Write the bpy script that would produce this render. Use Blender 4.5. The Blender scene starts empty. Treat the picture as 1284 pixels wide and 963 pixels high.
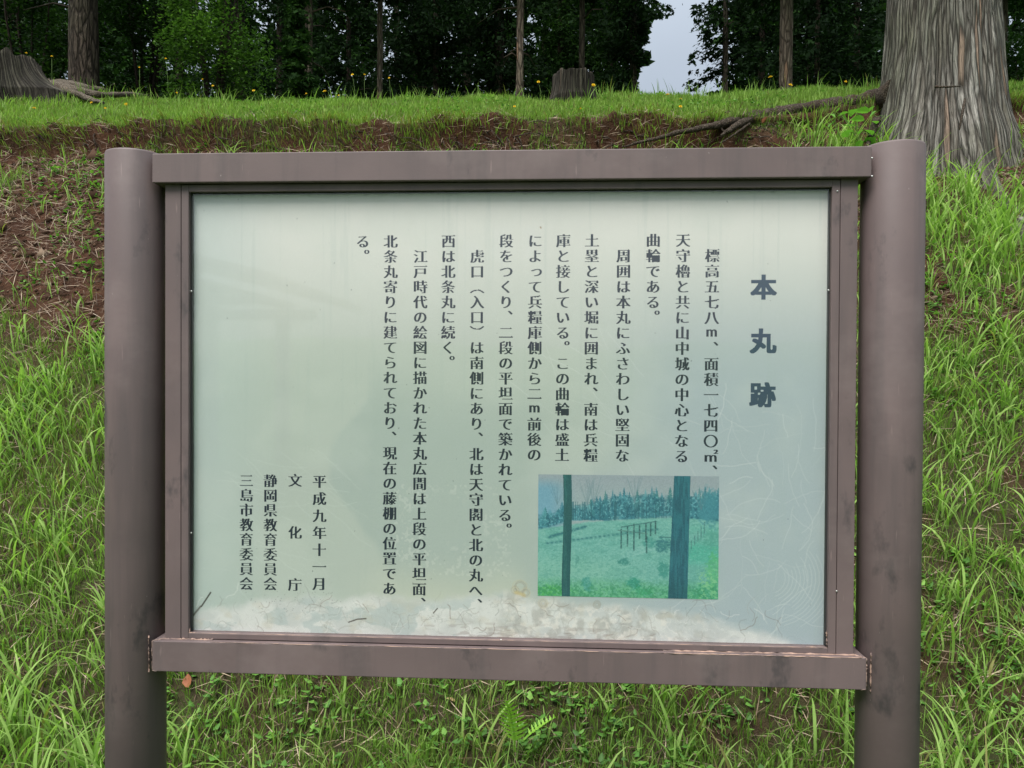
import bpy, math, random
import numpy as np
from mathutils import Matrix, Vector

SC = bpy.context.scene
COL = SC.collection
rng = np.random.default_rng(7)
random.seed(7)

# ------------------------------------------------------------------ camera
W0, H0, F0 = 1284.0, 963.0, 950.0
CAM = np.array([0.0919, -1.409, 1.5])
YAW, PIT, ROL = -0.0524, -0.011, 0.0053
_cy, _sy = math.cos(YAW), math.sin(YAW)
FWD = np.array([_sy * math.cos(PIT), _cy * math.cos(PIT), math.sin(PIT)])
_r = np.array([_cy, -_sy, 0.0]); _u = np.cross(_r, FWD)
RGT = _r * math.cos(ROL) + _u * math.sin(ROL)
UPV = -_r * math.sin(ROL) + _u * math.cos(ROL)
cam = bpy.data.objects.new('camera', bpy.data.cameras.new('camera'))
COL.objects.link(cam)
m = Matrix.Identity(4)
for i in range(3):
    m[i][0], m[i][1], m[i][2], m[i][3] = RGT[i], UPV[i], -FWD[i], CAM[i]
cam.matrix_world = m
cam.data.sensor_width = 36.0
cam.data.lens = F0 / W0 * 36.0
cam.data.clip_start = 0.05
cam.data.clip_end = 3000
SC.camera = cam

# ------------------------------------------------------------------ light
SUN_EL, SUN_AZ = math.radians(58), math.radians(205)      # behind the photographer, a little left; overcast
world = bpy.data.worlds.new('World'); SC.world = world; world.use_nodes = True
nt = world.node_tree; nt.nodes.clear()
out = nt.nodes.new('ShaderNodeOutputWorld'); bg = nt.nodes.new('ShaderNodeBackground')
sky = nt.nodes.new('ShaderNodeTexSky'); sky.sky_type = 'NISHITA'; sky.sun_disc = False
sky.sun_elevation = SUN_EL; sky.sun_rotation = SUN_AZ; sky.dust_density = 3.0
tc = nt.nodes.new('ShaderNodeTexCoord'); sep = nt.nodes.new('ShaderNodeSeparateXYZ')
nt.links.new(tc.outputs['Generated'], sep.inputs[0])
mr = nt.nodes.new('ShaderNodeMapRange'); mr.inputs['From Min'].default_value = 0.0; mr.inputs['From Max'].default_value = 1.0
mr.inputs['To Min'].default_value = 0.38; mr.inputs['To Max'].default_value = 2.3
pw = nt.nodes.new('ShaderNodeMath'); pw.operation = 'POWER'; pw.use_clamp = True; pw.inputs[1].default_value = 1.9
zc = nt.nodes.new('ShaderNodeMath'); zc.operation = 'MAXIMUM'; zc.inputs[1].default_value = 0.0
nt.links.new(sep.outputs['Z'], zc.inputs[0]); nt.links.new(zc.outputs[0], pw.inputs[0]); nt.links.new(pw.outputs[0], mr.inputs['Value'])
cn = nt.nodes.new('ShaderNodeTexNoise'); cn.inputs['Scale'].default_value = 2.2; cn.inputs['Detail'].default_value = 5
nt.links.new(tc.outputs['Generated'], cn.inputs['Vector'])
cr = nt.nodes.new('ShaderNodeMapRange'); cr.inputs['From Min'].default_value = .3; cr.inputs['From Max'].default_value = .7
cr.inputs['To Min'].default_value = 0.86; cr.inputs['To Max'].default_value = 1.12
nt.links.new(cn.outputs['Fac'], cr.inputs['Value'])
mu = nt.nodes.new('ShaderNodeMath'); mu.operation = 'MULTIPLY'
nt.links.new(mr.outputs[0], mu.inputs[0]); nt.links.new(cr.outputs[0], mu.inputs[1])
oc = nt.nodes.new('ShaderNodeVectorMath'); oc.operation = 'SCALE'; oc.inputs[0].default_value = (2.38, 2.62, 2.86)
nt.links.new(mu.outputs[0], oc.inputs['Scale'])
mx = nt.nodes.new('ShaderNodeMix'); mx.data_type = 'RGBA'; mx.inputs['Factor'].default_value = 0.86
nt.links.new(sky.outputs[0], mx.inputs['A']); nt.links.new(oc.outputs[0], mx.inputs['B'])
nt.links.new(mx.outputs['Result'], bg.inputs['Color']); bg.inputs['Strength'].default_value = 0.10
nt.links.new(bg.outputs[0], out.inputs['Surface'])

sun = bpy.data.objects.new('sun', bpy.data.lights.new('sun', 'SUN')); COL.objects.link(sun)
sun.data.energy = 1.5; sun.data.angle = math.radians(32); sun.data.color = (1.0, 0.97, 0.93)
sdir = Vector((math.sin(SUN_AZ) * math.cos(SUN_EL), math.cos(SUN_AZ) * math.cos(SUN_EL), math.sin(SUN_EL)))
sun.rotation_euler = sdir.to_track_quat('Z', 'Y').to_euler()
SC.view_settings.view_transform = 'Standard'; SC.view_settings.look = 'None'
SC.view_settings.exposure = 1.75; SC.view_settings.gamma = 1.0
SC.cycles.max_bounces = 8; SC.cycles.transparent_max_bounces = 12
SC.cycles.use_denoising = True

# ------------------------------------------------------------------ helpers
_tab = np.random.default_rng(11).random((256, 256))
def vn(x, y, s=0, px=None):
    """smooth value noise 0..1; px = period in x (integer)"""
    x = np.asarray(x, float); y = np.asarray(y, float)
    xi = np.floor(x).astype(int); yi = np.floor(y).astype(int)
    fx = x - xi; fy = y - yi
    fx = fx * fx * (3 - 2 * fx); fy = fy * fy * (3 - 2 * fy)
    x0, x1 = (xi, xi + 1) if px is None else (xi % px, (xi + 1) % px)
    a = (s * 37) % 256; b = (s * 101) % 256
    g = lambda i, j: _tab[(i + a) % 256, (j + b) % 256]
    return (g(x0, yi) * (1 - fx) + g(x1, yi) * fx) * (1 - fy) + (g(x0, yi + 1) * (1 - fx) + g(x1, yi + 1) * fx) * fy
def fbm(x, y, s=0, o=4):
    t = 0; a = 1; n = 0
    for k in range(o):
        t = t + a * vn(x * 2 ** k, y * 2 ** k, s + k * 3); n += a; a *= .5
    return t / n
def sstep(a, b, x):
    t = np.clip((x - a) / (b - a), 0, 1); return t * t * (3 - 2 * t)

def mesh_np(name, V, Fq, mats=None, smooth=False, attrs=None, mat_idx=None):
    V = np.ascontiguousarray(V, dtype=np.float32); Fq = np.ascontiguousarray(Fq, dtype=np.int32)
    me = bpy.data.meshes.new(name)
    n, k = Fq.shape
    me.vertices.add(len(V)); me.vertices.foreach_set('co', V.ravel())
    me.loops.add(n * k); me.loops.foreach_set('vertex_index', Fq.ravel())
    me.polygons.add(n)
    me.polygons.foreach_set('loop_start', np.arange(0, n * k, k, dtype=np.int32))
    me.polygons.foreach_set('loop_total', np.full(n, k, dtype=np.int32))
    me.polygons.foreach_set('use_smooth', np.full(n, smooth, dtype=bool))
    if mat_idx is not None: me.polygons.foreach_set('material_index', np.asarray(mat_idx, dtype=np.int32))
    me.update(calc_edges=True)
    for an, av in (attrs or {}).items():
        at = me.attributes.new(an, 'FLOAT', 'POINT'); at.data.foreach_set('value', np.asarray(av, dtype=np.float32))
    for mm in (mats or []): me.materials.append(mm)
    return me
def link(name, me, parent=None, **props):
    o = bpy.data.objects.new(name, me); COL.objects.link(o)
    if parent is not None: o.parent = parent
    for k, v in props.items(): o[k] = v
    return o
def empty(name, loc, label, cat, group=None, rz=0.0):
    o = link(name, None, label=label, category=cat); o.location = loc; o.rotation_euler = (0, 0, rz)
    o.empty_display_size = .1
    if group: o['group'] = group
    return o

class MB:
    """collects polygons for one mesh"""
    def __init__(s): s.v = []; s.f = []
    def box(s, x0, x1, y0, y1, z0, z1, bev=0.0):
        if bev <= 0:
            b = len(s.v)
            s.v += [(x, y, z) for z in (z0, z1) for y in (y0, y1) for x in (x0, x1)]
            for q in ((0, 2, 3, 1), (4, 5, 7, 6), (0, 1, 5, 4), (2, 6, 7, 3), (0, 4, 6, 2), (1, 3, 7, 5)): s.f.append([b + i for i in q])
        else:
            import bmesh
            bm = bmesh.new(); bmesh.ops.create_cube(bm, size=1)
            for v in bm.verts: v.co = Vector(((x0 + x1) / 2 + v.co.x * (x1 - x0), (y0 + y1) / 2 + v.co.y * (y1 - y0), (z0 + z1) / 2 + v.co.z * (z1 - z0)))
            bmesh.ops.bevel(bm, geom=list(bm.edges), offset=bev, segments=2, affect='EDGES', profile=.5)
            b = len(s.v); s.v += [tuple(v.co) for v in bm.verts]; bm.verts.index_update()
            s.f += [[b + v.index for v in f.verts] for f in bm.faces]; bm.free()
        return s
    def lathe(s, cx, cy, prof, n=32, cap=True):
        b = len(s.v)
        for (r, z) in prof: s.v += [(cx + r * math.cos(2 * math.pi * i / n), cy + r * math.sin(2 * math.pi * i / n), z) for i in range(n)]
        for k in range(len(prof) - 1):
            for i in range(n):
                j = (i + 1) % n; s.f.append([b + k * n + i, b + k * n + j, b + (k + 1) * n + j, b + (k + 1) * n + i])
        if cap:
            s.f.append([b + (len(prof) - 1) * n + i for i in range(n)]); s.f.append([b + i for i in reversed(range(n))])
        return s
    def tube(s, pts, rad, n=7, jit=0.0):
        pts = [Vector(p) for p in pts]
        if not hasattr(rad, '__len__'): rad = [rad] * len(pts)
        b = len(s.v); up = Vector((0, 0, 1))
        for i, p in enumerate(pts):
            t = (pts[min(i + 1, len(pts) - 1)] - pts[max(i - 1, 0)]).normalized()
            a = t.cross(up); a = a.normalized() if a.length > .05 else Vector((1, 0, 0)); c = a.cross(t).normalized()
            for k in range(n):
                an = 2 * math.pi * k / n; rr = rad[i] * (1 + jit * (random.random() - .5))
                s.v.append(tuple(p + a * (rr * math.cos(an)) + c * (rr * math.sin(an))))
        for i in range(len(pts) - 1):
            for k in range(n):
                j = (k + 1) % n; s.f.append([b + i * n + k, b + i * n + j, b + (i + 1) * n + j, b + (i + 1) * n + k])
        s.f.append([b + k for k in reversed(range(n))]); s.f.append([b + (len(pts) - 1) * n + k for k in range(n)])
        return s
    def poly(s, pts): b = len(s.v); s.v += [tuple(p) for p in pts]; s.f.append(list(range(b, b + len(pts)))); return s
    def build(s, name, mat, parent=None, smooth=False, **props):
        me = bpy.data.meshes.new(name); me.from_pydata(s.v, [], s.f); me.update()
        if smooth:
            me.polygons.foreach_set('use_smooth', [len(p.vertices) < 5 for p in me.polygons])
        me.materials.append(mat)
        return link(name, me, parent, **props)

# node helper ------------------------------------------------------
def mat(name, base=(.5, .5, .5), rough=.6, spec=.5):
    M = bpy.data.materials.new(name); M.use_nodes = True
    b = M.node_tree.nodes['Principled BSDF']
    b.inputs['Base Color'].default_value = (*base, 1); b.inputs['Roughness'].default_value = rough
    b.inputs['Specular IOR Level'].default_value = spec
    return M, M.node_tree, b
def N(t, kind, **kw):
    n = t.nodes.new(kind)
    for k, v in kw.items():
        if k in n.inputs: n.inputs[k].default_value = v
        else: setattr(n, k, v)
    return n
def ramp(t, fac, stops):
    r = t.nodes.new('ShaderNodeValToRGB'); e = r.color_ramp.elements
    while len(e) < len(stops): e.new(.5)
    for el, (p, c) in zip(e, stops): el.position = p; el.color = (*c, 1)
    t.links.new(fac, r.inputs[0]); return r.outputs[0]
def mixc(t, f, a, b, mode='MIX'):
    x = t.nodes.new('ShaderNodeMix'); x.data_type = 'RGBA'; x.blend_type = mode
    for s_, v in (('Factor', f), ('A', a), ('B', b)):
        if isinstance(v, (int, float)): x.inputs[s_].default_value = v
        elif isinstance(v, tuple): x.inputs[s_].default_value = (*v, 1)
        else: t.links.new(v, x.inputs[s_])
    return x.outputs['Result']
def noise(t, vec, scale, detail=4, rough=.55, **kw):
    n = N(t, 'ShaderNodeTexNoise', Scale=scale, Detail=detail, Roughness=rough)
    if vec is not None: t.links.new(vec, n.inputs['Vector'])
    return n.outputs['Fac']
def rng_map(t, v, a, b, c=0., d=1.):
    n = N(t, 'ShaderNodeMapRange'); t.links.new(v, n.inputs['Value'])
    n.inputs['From Min'].default_value = a; n.inputs['From Max'].default_value = b
    n.inputs['To Min'].default_value = c; n.inputs['To Max'].default_value = d
    return n.outputs[0]
def bump(t, b, h, strength=.3, dist=.01):
    n = N(t, 'ShaderNodeBump', Strength=strength, Distance=dist); t.links.new(h, n.inputs['Height'])
    t.links.new(n.outputs[0], b.inputs['Normal'])
def objco(t, sc=(1, 1, 1)):
    c = t.nodes.new('ShaderNodeTexCoord'); mp = N(t, 'ShaderNodeMapping'); mp.inputs['Scale'].default_value = sc
    t.links.new(c.outputs['Object'], mp.inputs['Vector']); return mp.outputs[0]
def attr(t, name): return N(t, 'ShaderNodeAttribute', attribute_name=name).outputs['Fac']

def leaf_mat(name, stops, trans=.35, rough=.5, spec=.3):
    """leaf or blade: colour by a per-piece 'tint', with light passing through"""
    M = bpy.data.materials.new(name); M.use_nodes = True; t = M.node_tree
    b = t.nodes['Principled BSDF']; b.inputs['Roughness'].default_value = rough; b.inputs['Specular IOR Level'].default_value = spec
    c = ramp(t, attr(t, 'tint'), stops); t.links.new(c, b.inputs['Base Color'])
    tr = t.nodes.new('ShaderNodeBsdfTranslucent'); t.links.new(mixc(t, .5, c, (.35, .6, .05), 'MULTIPLY'), tr.inputs['Color'])
    c2 = mixc(t, 1.0, c, (1.25, 1.5, .7), 'MULTIPLY'); t.links.new(c2, tr.inputs['Color'])
    ms = t.nodes.new('ShaderNodeMixShader'); ms.inputs[0].default_value = trans
    t.links.new(b.outputs[0], ms.inputs[1]); t.links.new(tr.outputs[0], ms.inputs[2])
    t.links.new(ms.outputs[0], t.nodes['Material Output'].inputs['Surface'])
    return M

M_turf = leaf_mat('short_grass', [(0, (.22, .17, .08)), (.05, (.14, .15, .04)), (.12, (.085, .14, .025)), (.5, (.17, .28, .055)), (1, (.28, .42, .095))], .4, .6, .12)
M_long = leaf_mat('long_grass', [(0, (.26, .21, .09)), (.05, (.20, .26, .06)), (.1, (.12, .20, .035)), (.5, (.225, .365, .085)), (1, (.35, .50, .14))], .42, .6, .14)
M_straw = leaf_mat('dead_straw', [(0, (.07, .042, .027)), (.5, (.20, .135, .085)), (1, (.46, .36, .25))], .1)
M_weed = leaf_mat('weed_leaf', [(0, (.06, .14, .03)), (.6, (.10, .24, .04)), (1, (.20, .38, .07))], .3)
M_fern = leaf_mat('fern_leaf', [(0, (.24, .46, .05)), (1, (.34, .58, .08))], .35)
M_vine = leaf_mat('vine_leaf', [(0, (.07, .18, .03)), (1, (.16, .36, .06))], .35)
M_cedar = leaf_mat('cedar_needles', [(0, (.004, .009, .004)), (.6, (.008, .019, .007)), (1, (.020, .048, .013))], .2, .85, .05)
M_cedarm = leaf_mat('cedar_needles_fresh_and_hazed', [(0, (.008, .019, .006)), (.6, (.020, .050, .012)), (1, (.055, .12, .025))], .25, .85, .05)
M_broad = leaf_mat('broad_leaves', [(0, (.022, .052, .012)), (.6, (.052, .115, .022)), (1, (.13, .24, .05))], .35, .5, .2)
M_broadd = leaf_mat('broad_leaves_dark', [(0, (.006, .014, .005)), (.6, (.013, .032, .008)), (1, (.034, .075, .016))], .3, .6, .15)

# sign paint
M_paint, t, b = mat('brown_paint', (.1, .08, .075), .42, .4)
v = objco(t)
c = mixc(t, rng_map(t, noise(t, v, 6, 5), .35, .7), (.142, .104, .100), (.115, .086, .084))
c = mixc(t, rng_map(t, noise(t, objco(t, (14, 14, 1.1)), 1.5, 4, .6), .50, .68, 0, .60), c, (.090, .072, .071))     # rain runs
c = mixc(t, rng_map(t, noise(t, objco(t, (9, 9, 5)), 1.2, 5, .65), .58, .67, 0, .75), c, (.048, .042, .043))       # dark scuffs
c = mixc(t, rng_map(t, noise(t, objco(t, (3, 3, 4)), 1.1, 5, .7), .52, .70, 0, .5), c, (.185, .145, .138))        # faded patches
c = mixc(t, rng_map(t, noise(t, objco(t, (160, 160, 14)), 1.0, 2, .4), .72, .77, 0, .55), c, (.24, .175, .165))     # fine scratches
c = mixc(t, rng_map(t, noise(t, v, 110, 2, .4), .79, .84, 0, .7), c, (.30, .26, .24))
t.links.new(c, b.inputs['Base Color'])
t.links.new(rng_map(t, noise(t, v, 9, 4), .3, .7, .48, .68), b.inputs['Roughness'])
bump(t, b, noise(t, v, 220, 4), .10, .001)
M_worn, t, b = mat('worn_primer', (.32, .2, .15), .7)
c = mixc(t, rng_map(t, noise(t, objco(t), 40, 4), .4, .62), (.14, .10, .088), (.38, .25, .19)); t.links.new(c, b.inputs['Base Color'])
M_dark, t, b = mat('gap_shadow_black', (.02, .02, .02), .8)
M_screw, t, b = mat('screw_steel', (.6, .6, .58), .35); b.inputs['Metallic'].default_value = .8
M_ink, t, b = mat('print_ink', (.018, .028, .055), .6, .2)
M_ink2, t, b = mat('title_ink', (.045, .075, .125), .6, .2)

# bark materials
def bark_mat(name, c0, c1, moss, streak=(.30, .17, .10), sc=1.0, plate=(30, 3.2), deep=.018, surf=True):
    """bark or weathered wood split into long narrow plates with dark cracks between them"""
    M, t, b = mat(name, c0, .9, .12)
    tc_ = t.nodes.new('ShaderNodeTexCoord'); dn = N(t, 'ShaderNodeTexNoise', Scale=3.0, Detail=3); t.links.new(tc_.outputs['Object'], dn.inputs['Vector'])
    off = t.nodes.new('ShaderNodeVectorMath'); off.operation = 'MULTIPLY_ADD'; t.links.new(dn.outputs['Color'], off.inputs[0]); off.inputs[1].default_value = (.035, .10, .10)
    if surf:    # position measured round and up the trunk
        cb = t.nodes.new('ShaderNodeCombineXYZ'); t.links.new(attr(t, 'around'), cb.inputs[0]); t.links.new(attr(t, 'upward'), cb.inputs[2]); t.links.new(cb.outputs[0], off.inputs[2])
    else: t.links.new(tc_.outputs['Object'], off.inputs[2])
    def vor(px_, pz_, feat):
        mp = N(t, 'ShaderNodeMapping'); mp.inputs['Scale'].default_value = (px_, 0.0 if surf else px_, pz_); t.links.new(off.outputs[0], mp.inputs['Vector'])
        n_ = t.nodes.new('ShaderNodeTexVoronoi'); n_.feature = feat; n_.inputs['Scale'].default_value = 1.0; t.links.new(mp.outputs[0], n_.inputs['Vector']); return n_
    e1 = vor(plate[0], plate[1], 'DISTANCE_TO_EDGE').outputs['Distance']; e2 = vor(plate[0] * 2.3, plate[1] * 2.0, 'DISTANCE_TO_EDGE').outputs['Distance']
    cc = vor(plate[0], plate[1], 'F1').outputs['Color']; sp1 = t.nodes.new('ShaderNodeSeparateColor'); t.links.new(cc, sp1.inputs[0])
    c = mixc(t, rng_map(t, sp1.outputs[0], .1, .95), c0, c1)
    c = mixc(t, rng_map(t, noise(t, objco(t, (30 * sc, 30 * sc, 5 * sc)), 1.0, 4, .6), .35, .7, 0, .5), c, c1)
    c = mixc(t, rng_map(t, noise(t, objco(t, (1.3, 1.3, .8)), 1.4, 4), .42, .62, 0, .65), c, moss)
    c = mixc(t, rng_map(t, sp1.outputs[1], .945, .955, 0, .55), c, streak)
    c = mixc(t, rng_map(t, e2, .0, .10, .45, 0), c, tuple(k_ * .4 for k_ in c0))
    c = mixc(t, rng_map(t, e1, .02, .17, .85, 0), c, tuple(k_ * .28 for k_ in c0))
    c = mixc(t, rng_map(t, attr(t, 'ridge'), .1, .5, .5, 0), c, tuple(k_ * .5 for k_ in c0))
    t.links.new(c, b.inputs['Base Color'])
    h1 = rng_map(t, e1, .0, .22); h2 = rng_map(t, e2, .0, .2, 0, .35)
    ad = N(t, 'ShaderNodeMath', operation='ADD'); t.links.new(h1, ad.inputs[0]); t.links.new(h2, ad.inputs[1])
    ad2 = N(t, 'ShaderNodeMath', operation='ADD'); t.links.new(ad.outputs[0], ad2.inputs[0]); t.links.new(rng_map(t, noise(t, objco(t, (50 * sc, 50 * sc, 12 * sc)), 1.0, 4), 0, 1, 0, .4), ad2.inputs[1])
    bump(t, b, ad2.outputs[0], 1.0, deep)
    return M
M_bark = bark_mat('cedar_bark', (.135, .118, .098), (.30, .285, .255), (.125, .13, .085), (.26, .15, .09), 1.4, (38, 2.3), .015)
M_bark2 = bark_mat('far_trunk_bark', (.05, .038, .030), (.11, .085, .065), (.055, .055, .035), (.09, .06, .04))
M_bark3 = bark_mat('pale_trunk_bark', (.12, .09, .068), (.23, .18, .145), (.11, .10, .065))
M_dead = bark_mat('dead_wood', (.035, .029, .024), (.12, .105, .085), (.04, .042, .026), (.10, .07, .05), 1.2, (44, 1.6), .014)
M_branch = bark_mat('bleached_root_wood', (.16, .13, .10), (.36, .31, .25), (.20, .17, .12), (.30, .20, .13), 2.0, (50, 50), .006, False)
M_rootb = bark_mat('root_bark', (.08, .06, .045), (.26, .21, .165), (.12, .10, .07), (.22, .12, .07), 2.0, (60, 60), .006, False)

# ------------------------------------------------------------------ terrain
_PY = np.array([-400, .2, .7, 1.2, 1.6, 2.1, 2.6, 3.1, 3.6, 4.1, 4.40, 4.48, 5.2, 6.0, 6.6, 7.6, 12, 60, 400.])
_PZ = np.array([0, 0, .05, .20, .50, .95, 1.45, 1.95, 2.45, 2.97, 3.22, 3.46, 3.80, 4.18, 4.38, 4.48, 4.43, 4.3, 2.0])
def zfun(x, y, fine=True):
    x = np.asarray(x, float); y = np.asarray(y, float)
    w = .22 * (vn(x * .8, 0 * x, 3) - .5) + .10 * (vn(x * 3.1, 0 * x, 4) - .5) * sstep(3.8, 4.3, y)
    right = sstep(1.0, 2.6, x)                      # the scarp is taller and set back near the big tree
    yy = y + w
    z = np.interp(yy, _PY, _PZ)
    zr = np.interp(yy, [3.9, 4.45, 4.62, 4.95, 5.2, 6.0, 6.6], [2.77, 3.15, 3.32, 3.70, 3.86, 4.2, 4.38])
    m_ = right * ((yy > 3.9) & (yy < 6.6))
    z = z * (1 - m_) + zr * m_
    rel = sstep(.8, 1.8, y) * (1 - sstep(14, 25, y))
    z = z + rel * (.16 * (fbm(x * .7, y * .7, 5, 3) - .5))
    z = z + .22 * np.exp(-((x + 5.6) / 1.5) ** 2) * np.exp(-((y - 6.6) / .9) ** 2)     # mound under the old root
    if fine:
        near = sstep(.4, 1.2, y) * (1 - sstep(9, 11, y)) * (1 - sstep(7, 9, np.abs(x)))
        z = z + near * (.05 * (fbm(x * 5, y * 5, 8, 4) - .5) + .018 * (fbm(x * 20, y * 20, 9, 3) - .5) * 1.6)
        sc_ = np.exp(-((yy - 4.5) / .22) ** 2)
        z = z + near * sc_ * .13 * (fbm(x * 9, y * 9, 12, 4) - .5)
    # far hills behind the photographer
    r = np.hypot(x, y)
    z = z + sstep(110, 330, -y) * (9 + 8 * vn(x * .011, y * .004, 21) + 3 * vn(x * .04, y * .01, 22))
    return z
def lip(x, y):
    """how far the turf edge hangs forward over the scarp"""
    w = .22 * (vn(x * .8, 0 * x, 3) - .5) + .10 * (vn(x * 3.1, 0 * x, 4) - .5) * sstep(3.8, 4.3, y)
    e = 4.50 + .46 * sstep(1.0, 2.6, x)
    return np.exp(-((y + w - e) / .07) ** 2) * (.03 + .13 * fbm(x * 2.3, 0 * x, 17, 3)) * (1 - sstep(7, 9, np.abs(x)))
def px2w(px, t, py=None):
    """ground point seen in column px at distance t along the view axis"""
    d = FWD + RGT * ((px - W0 / 2) / F0); p = CAM + d * t
    return float(p[0]), float(p[1]), float(zfun(p[0], p[1]))
def ray_hit(px, py):
    d = FWD + RGT * ((px - W0 / 2) / F0) - UPV * ((py - H0 / 2) / F0)
    ts = np.linspace(2.0, 14, 2400); P = CAM + d * ts[:, None]
    h = P[:, 2] - zfun(P[:, 0], P[:, 1]); k = np.argmax(h < 0)
    return P[k] if (h < 0).any() else P[-1]
def soil_mask(x, y):
    """1 = bare earth, 0 = grass"""
    n = fbm(x * 1.4, y * 1.4, 31, 4); n2 = fbm(x * 4, y * 4, 33, 3)
    left = sstep(-1.3, -2.2, x) * sstep(2.45, 3.25, y + 1.3 * (n - .5) + .5 * (n2 - .5)) * (1 - sstep(4.15, 4.5, y)) * sstep(.30, .46, n2 * .5 + n * .5 + .05)
    edge = 4.46 - .22 * (vn(x * .8, 0 * x, 3) - .5)
    scarp = np.exp(-((y - edge + .12) / .22) ** 4) * (.72 + .28 * sstep(.35, .5, n2))
    scr = sstep(1.0, 2.2, x) * sstep(4.15, 4.4, y) * (1 - sstep(4.85, 4.95, y)) * .95
    mid = (1 - sstep(-1.3, -2.2, x)) * sstep(3.0, 3.6, y) * (1 - sstep(4.2, 4.5, y)) * sstep(.42, .6, n)
    spots = sstep(.60, .70, n2) * .65 * sstep(1.0, 1.6, y) * (1 - sstep(4.4, 4.6, y))
    rt = sstep(1.9, 2.3, x) * np.exp(-((y - 3.2) / .45) ** 2) * sstep(.42, .6, n2)
    crest = sstep(6.35, 6.75, y) * (1 - sstep(7.0, 7.6, y)) * sstep(.45, .6, n2) * .6
    return np.clip(np.maximum.reduce([left, scarp, scr, mid, spots, rt, crest]), 0, 1)

def axis(parts):
    a = []
    for lo, hi, st in parts: a += list(np.arange(lo, hi, st))
    return np.array(a + [parts[-1][1]])
ax = axis([(-500, -100, 25), (-100, -30, 7), (-30, -9, 1.2), (-9, -6, .2), (-6, 6, .042), (6, 9, .2), (9, 30, 1.2), (30, 100, 7), (100, 500, 25)])
ay = axis([(-500, -100, 20), (-100, -30, 7), (-30, -3, 1.2), (-3, .8, .25), (.8, 4.2, .042), (4.2, 5.2, .02), (5.2, 7.6, .045), (7.6, 12, .12), (12, 30, 1.), (30, 100, 7), (100, 420, 25)])
gx, gy = np.meshgrid(ax, ay); gz = zfun(gx, gy)
nx_, ny_ = len(ax), len(ay)
V = np.stack([gx, gy - lip(gx, gy), gz], -1).reshape(-1, 3)
i = np.arange(nx_ - 1)[None, :] + nx_ * np.arange(ny_ - 1)[:, None]; i = i.ravel()
Fq = np.stack([i, i + 1, i + nx_ + 1, i + nx_], -1)
M_ground, t, b = mat('earth_and_turf', (.08, .05, .03), .95, .15)
v = objco(t)
s1 = mixc(t, rng_map(t, noise(t, v, 7, 6, .65), .35, .65), (.044, .019, .010), (.105, .048, .026))
s1 = mixc(t, rng_map(t, noise(t, v, 45, 4, .6), .55, .72, 0, .6), s1, (.14, .095, .062))
g1 = mixc(t, rng_map(t, noise(t, v, 12, 5, .6), .35, .65), (.085, .062, .036), (.075, .085, .032))
far = mixc(t, rng_map(t, noise(t, v, .5, 6, .6), .35, .65), (.045, .10, .02), (.08, .15, .03))
g1 = mixc(t, attr(t, 'far'), g1, far)
sf_ = N(t, 'ShaderNodeMath', operation='SUBTRACT'); t.links.new(attr(t, 'soil'), sf_.inputs[0]); t.links.new(attr(t, 'far'), sf_.inputs[1]); sf_.use_clamp = True
t.links.new(mixc(t, sf_.outputs[0], g1, s1), b.inputs['Base Color'])
bump(t, b, noise(t, v, 40, 7, .72), 1.0, .05)
_t = gy + 1.41
farv = np.clip(np.maximum.reduce([sstep(0, .6, -.76 * _t - .7 - gx), sstep(0, .6, gx - .66 * _t - .7), sstep(6, 8, np.abs(gx)), sstep(.8, .2, gy), sstep(8, 11, gy)]), 0, 1)
ground = link('ground', mesh_np('ground', V, Fq, [M_ground], True, {'soil': soil_mask(gx, gy).ravel(), 'far': farv.ravel()}), kind='structure')

_LX, _LY = np.arange(-9, 9.01, .03), np.arange(.3, 8.31, .03)
_LZ = zfun(*np.meshgrid(_LX, _LY))
def zq(x, y):
    u = np.clip((x + 9) / .03, 0, len(_LX) - 1.001); v_ = np.clip((y - .3) / .03, 0, len(_LY) - 1.001)
    i_, j_ = u.astype(int), v_.astype(int); a, b_ = u - i_, v_ - j_
    return (_LZ[j_, i_] * (1 - a) + _LZ[j_, i_ + 1] * a) * (1 - b_) + (_LZ[j_ + 1, i_] * (1 - a) + _LZ[j_ + 1, i_ + 1] * a) * b_
_LS = soil_mask(*np.meshgrid(_LX, _LY))
def sq(x, y):
    i_ = np.clip(np.round((x + 9) / .03), 0, len(_LX) - 1).astype(int); j_ = np.clip(np.round((y - .3) / .03), 0, len(_LY) - 1).astype(int); return _LS[j_, i_]

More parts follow.
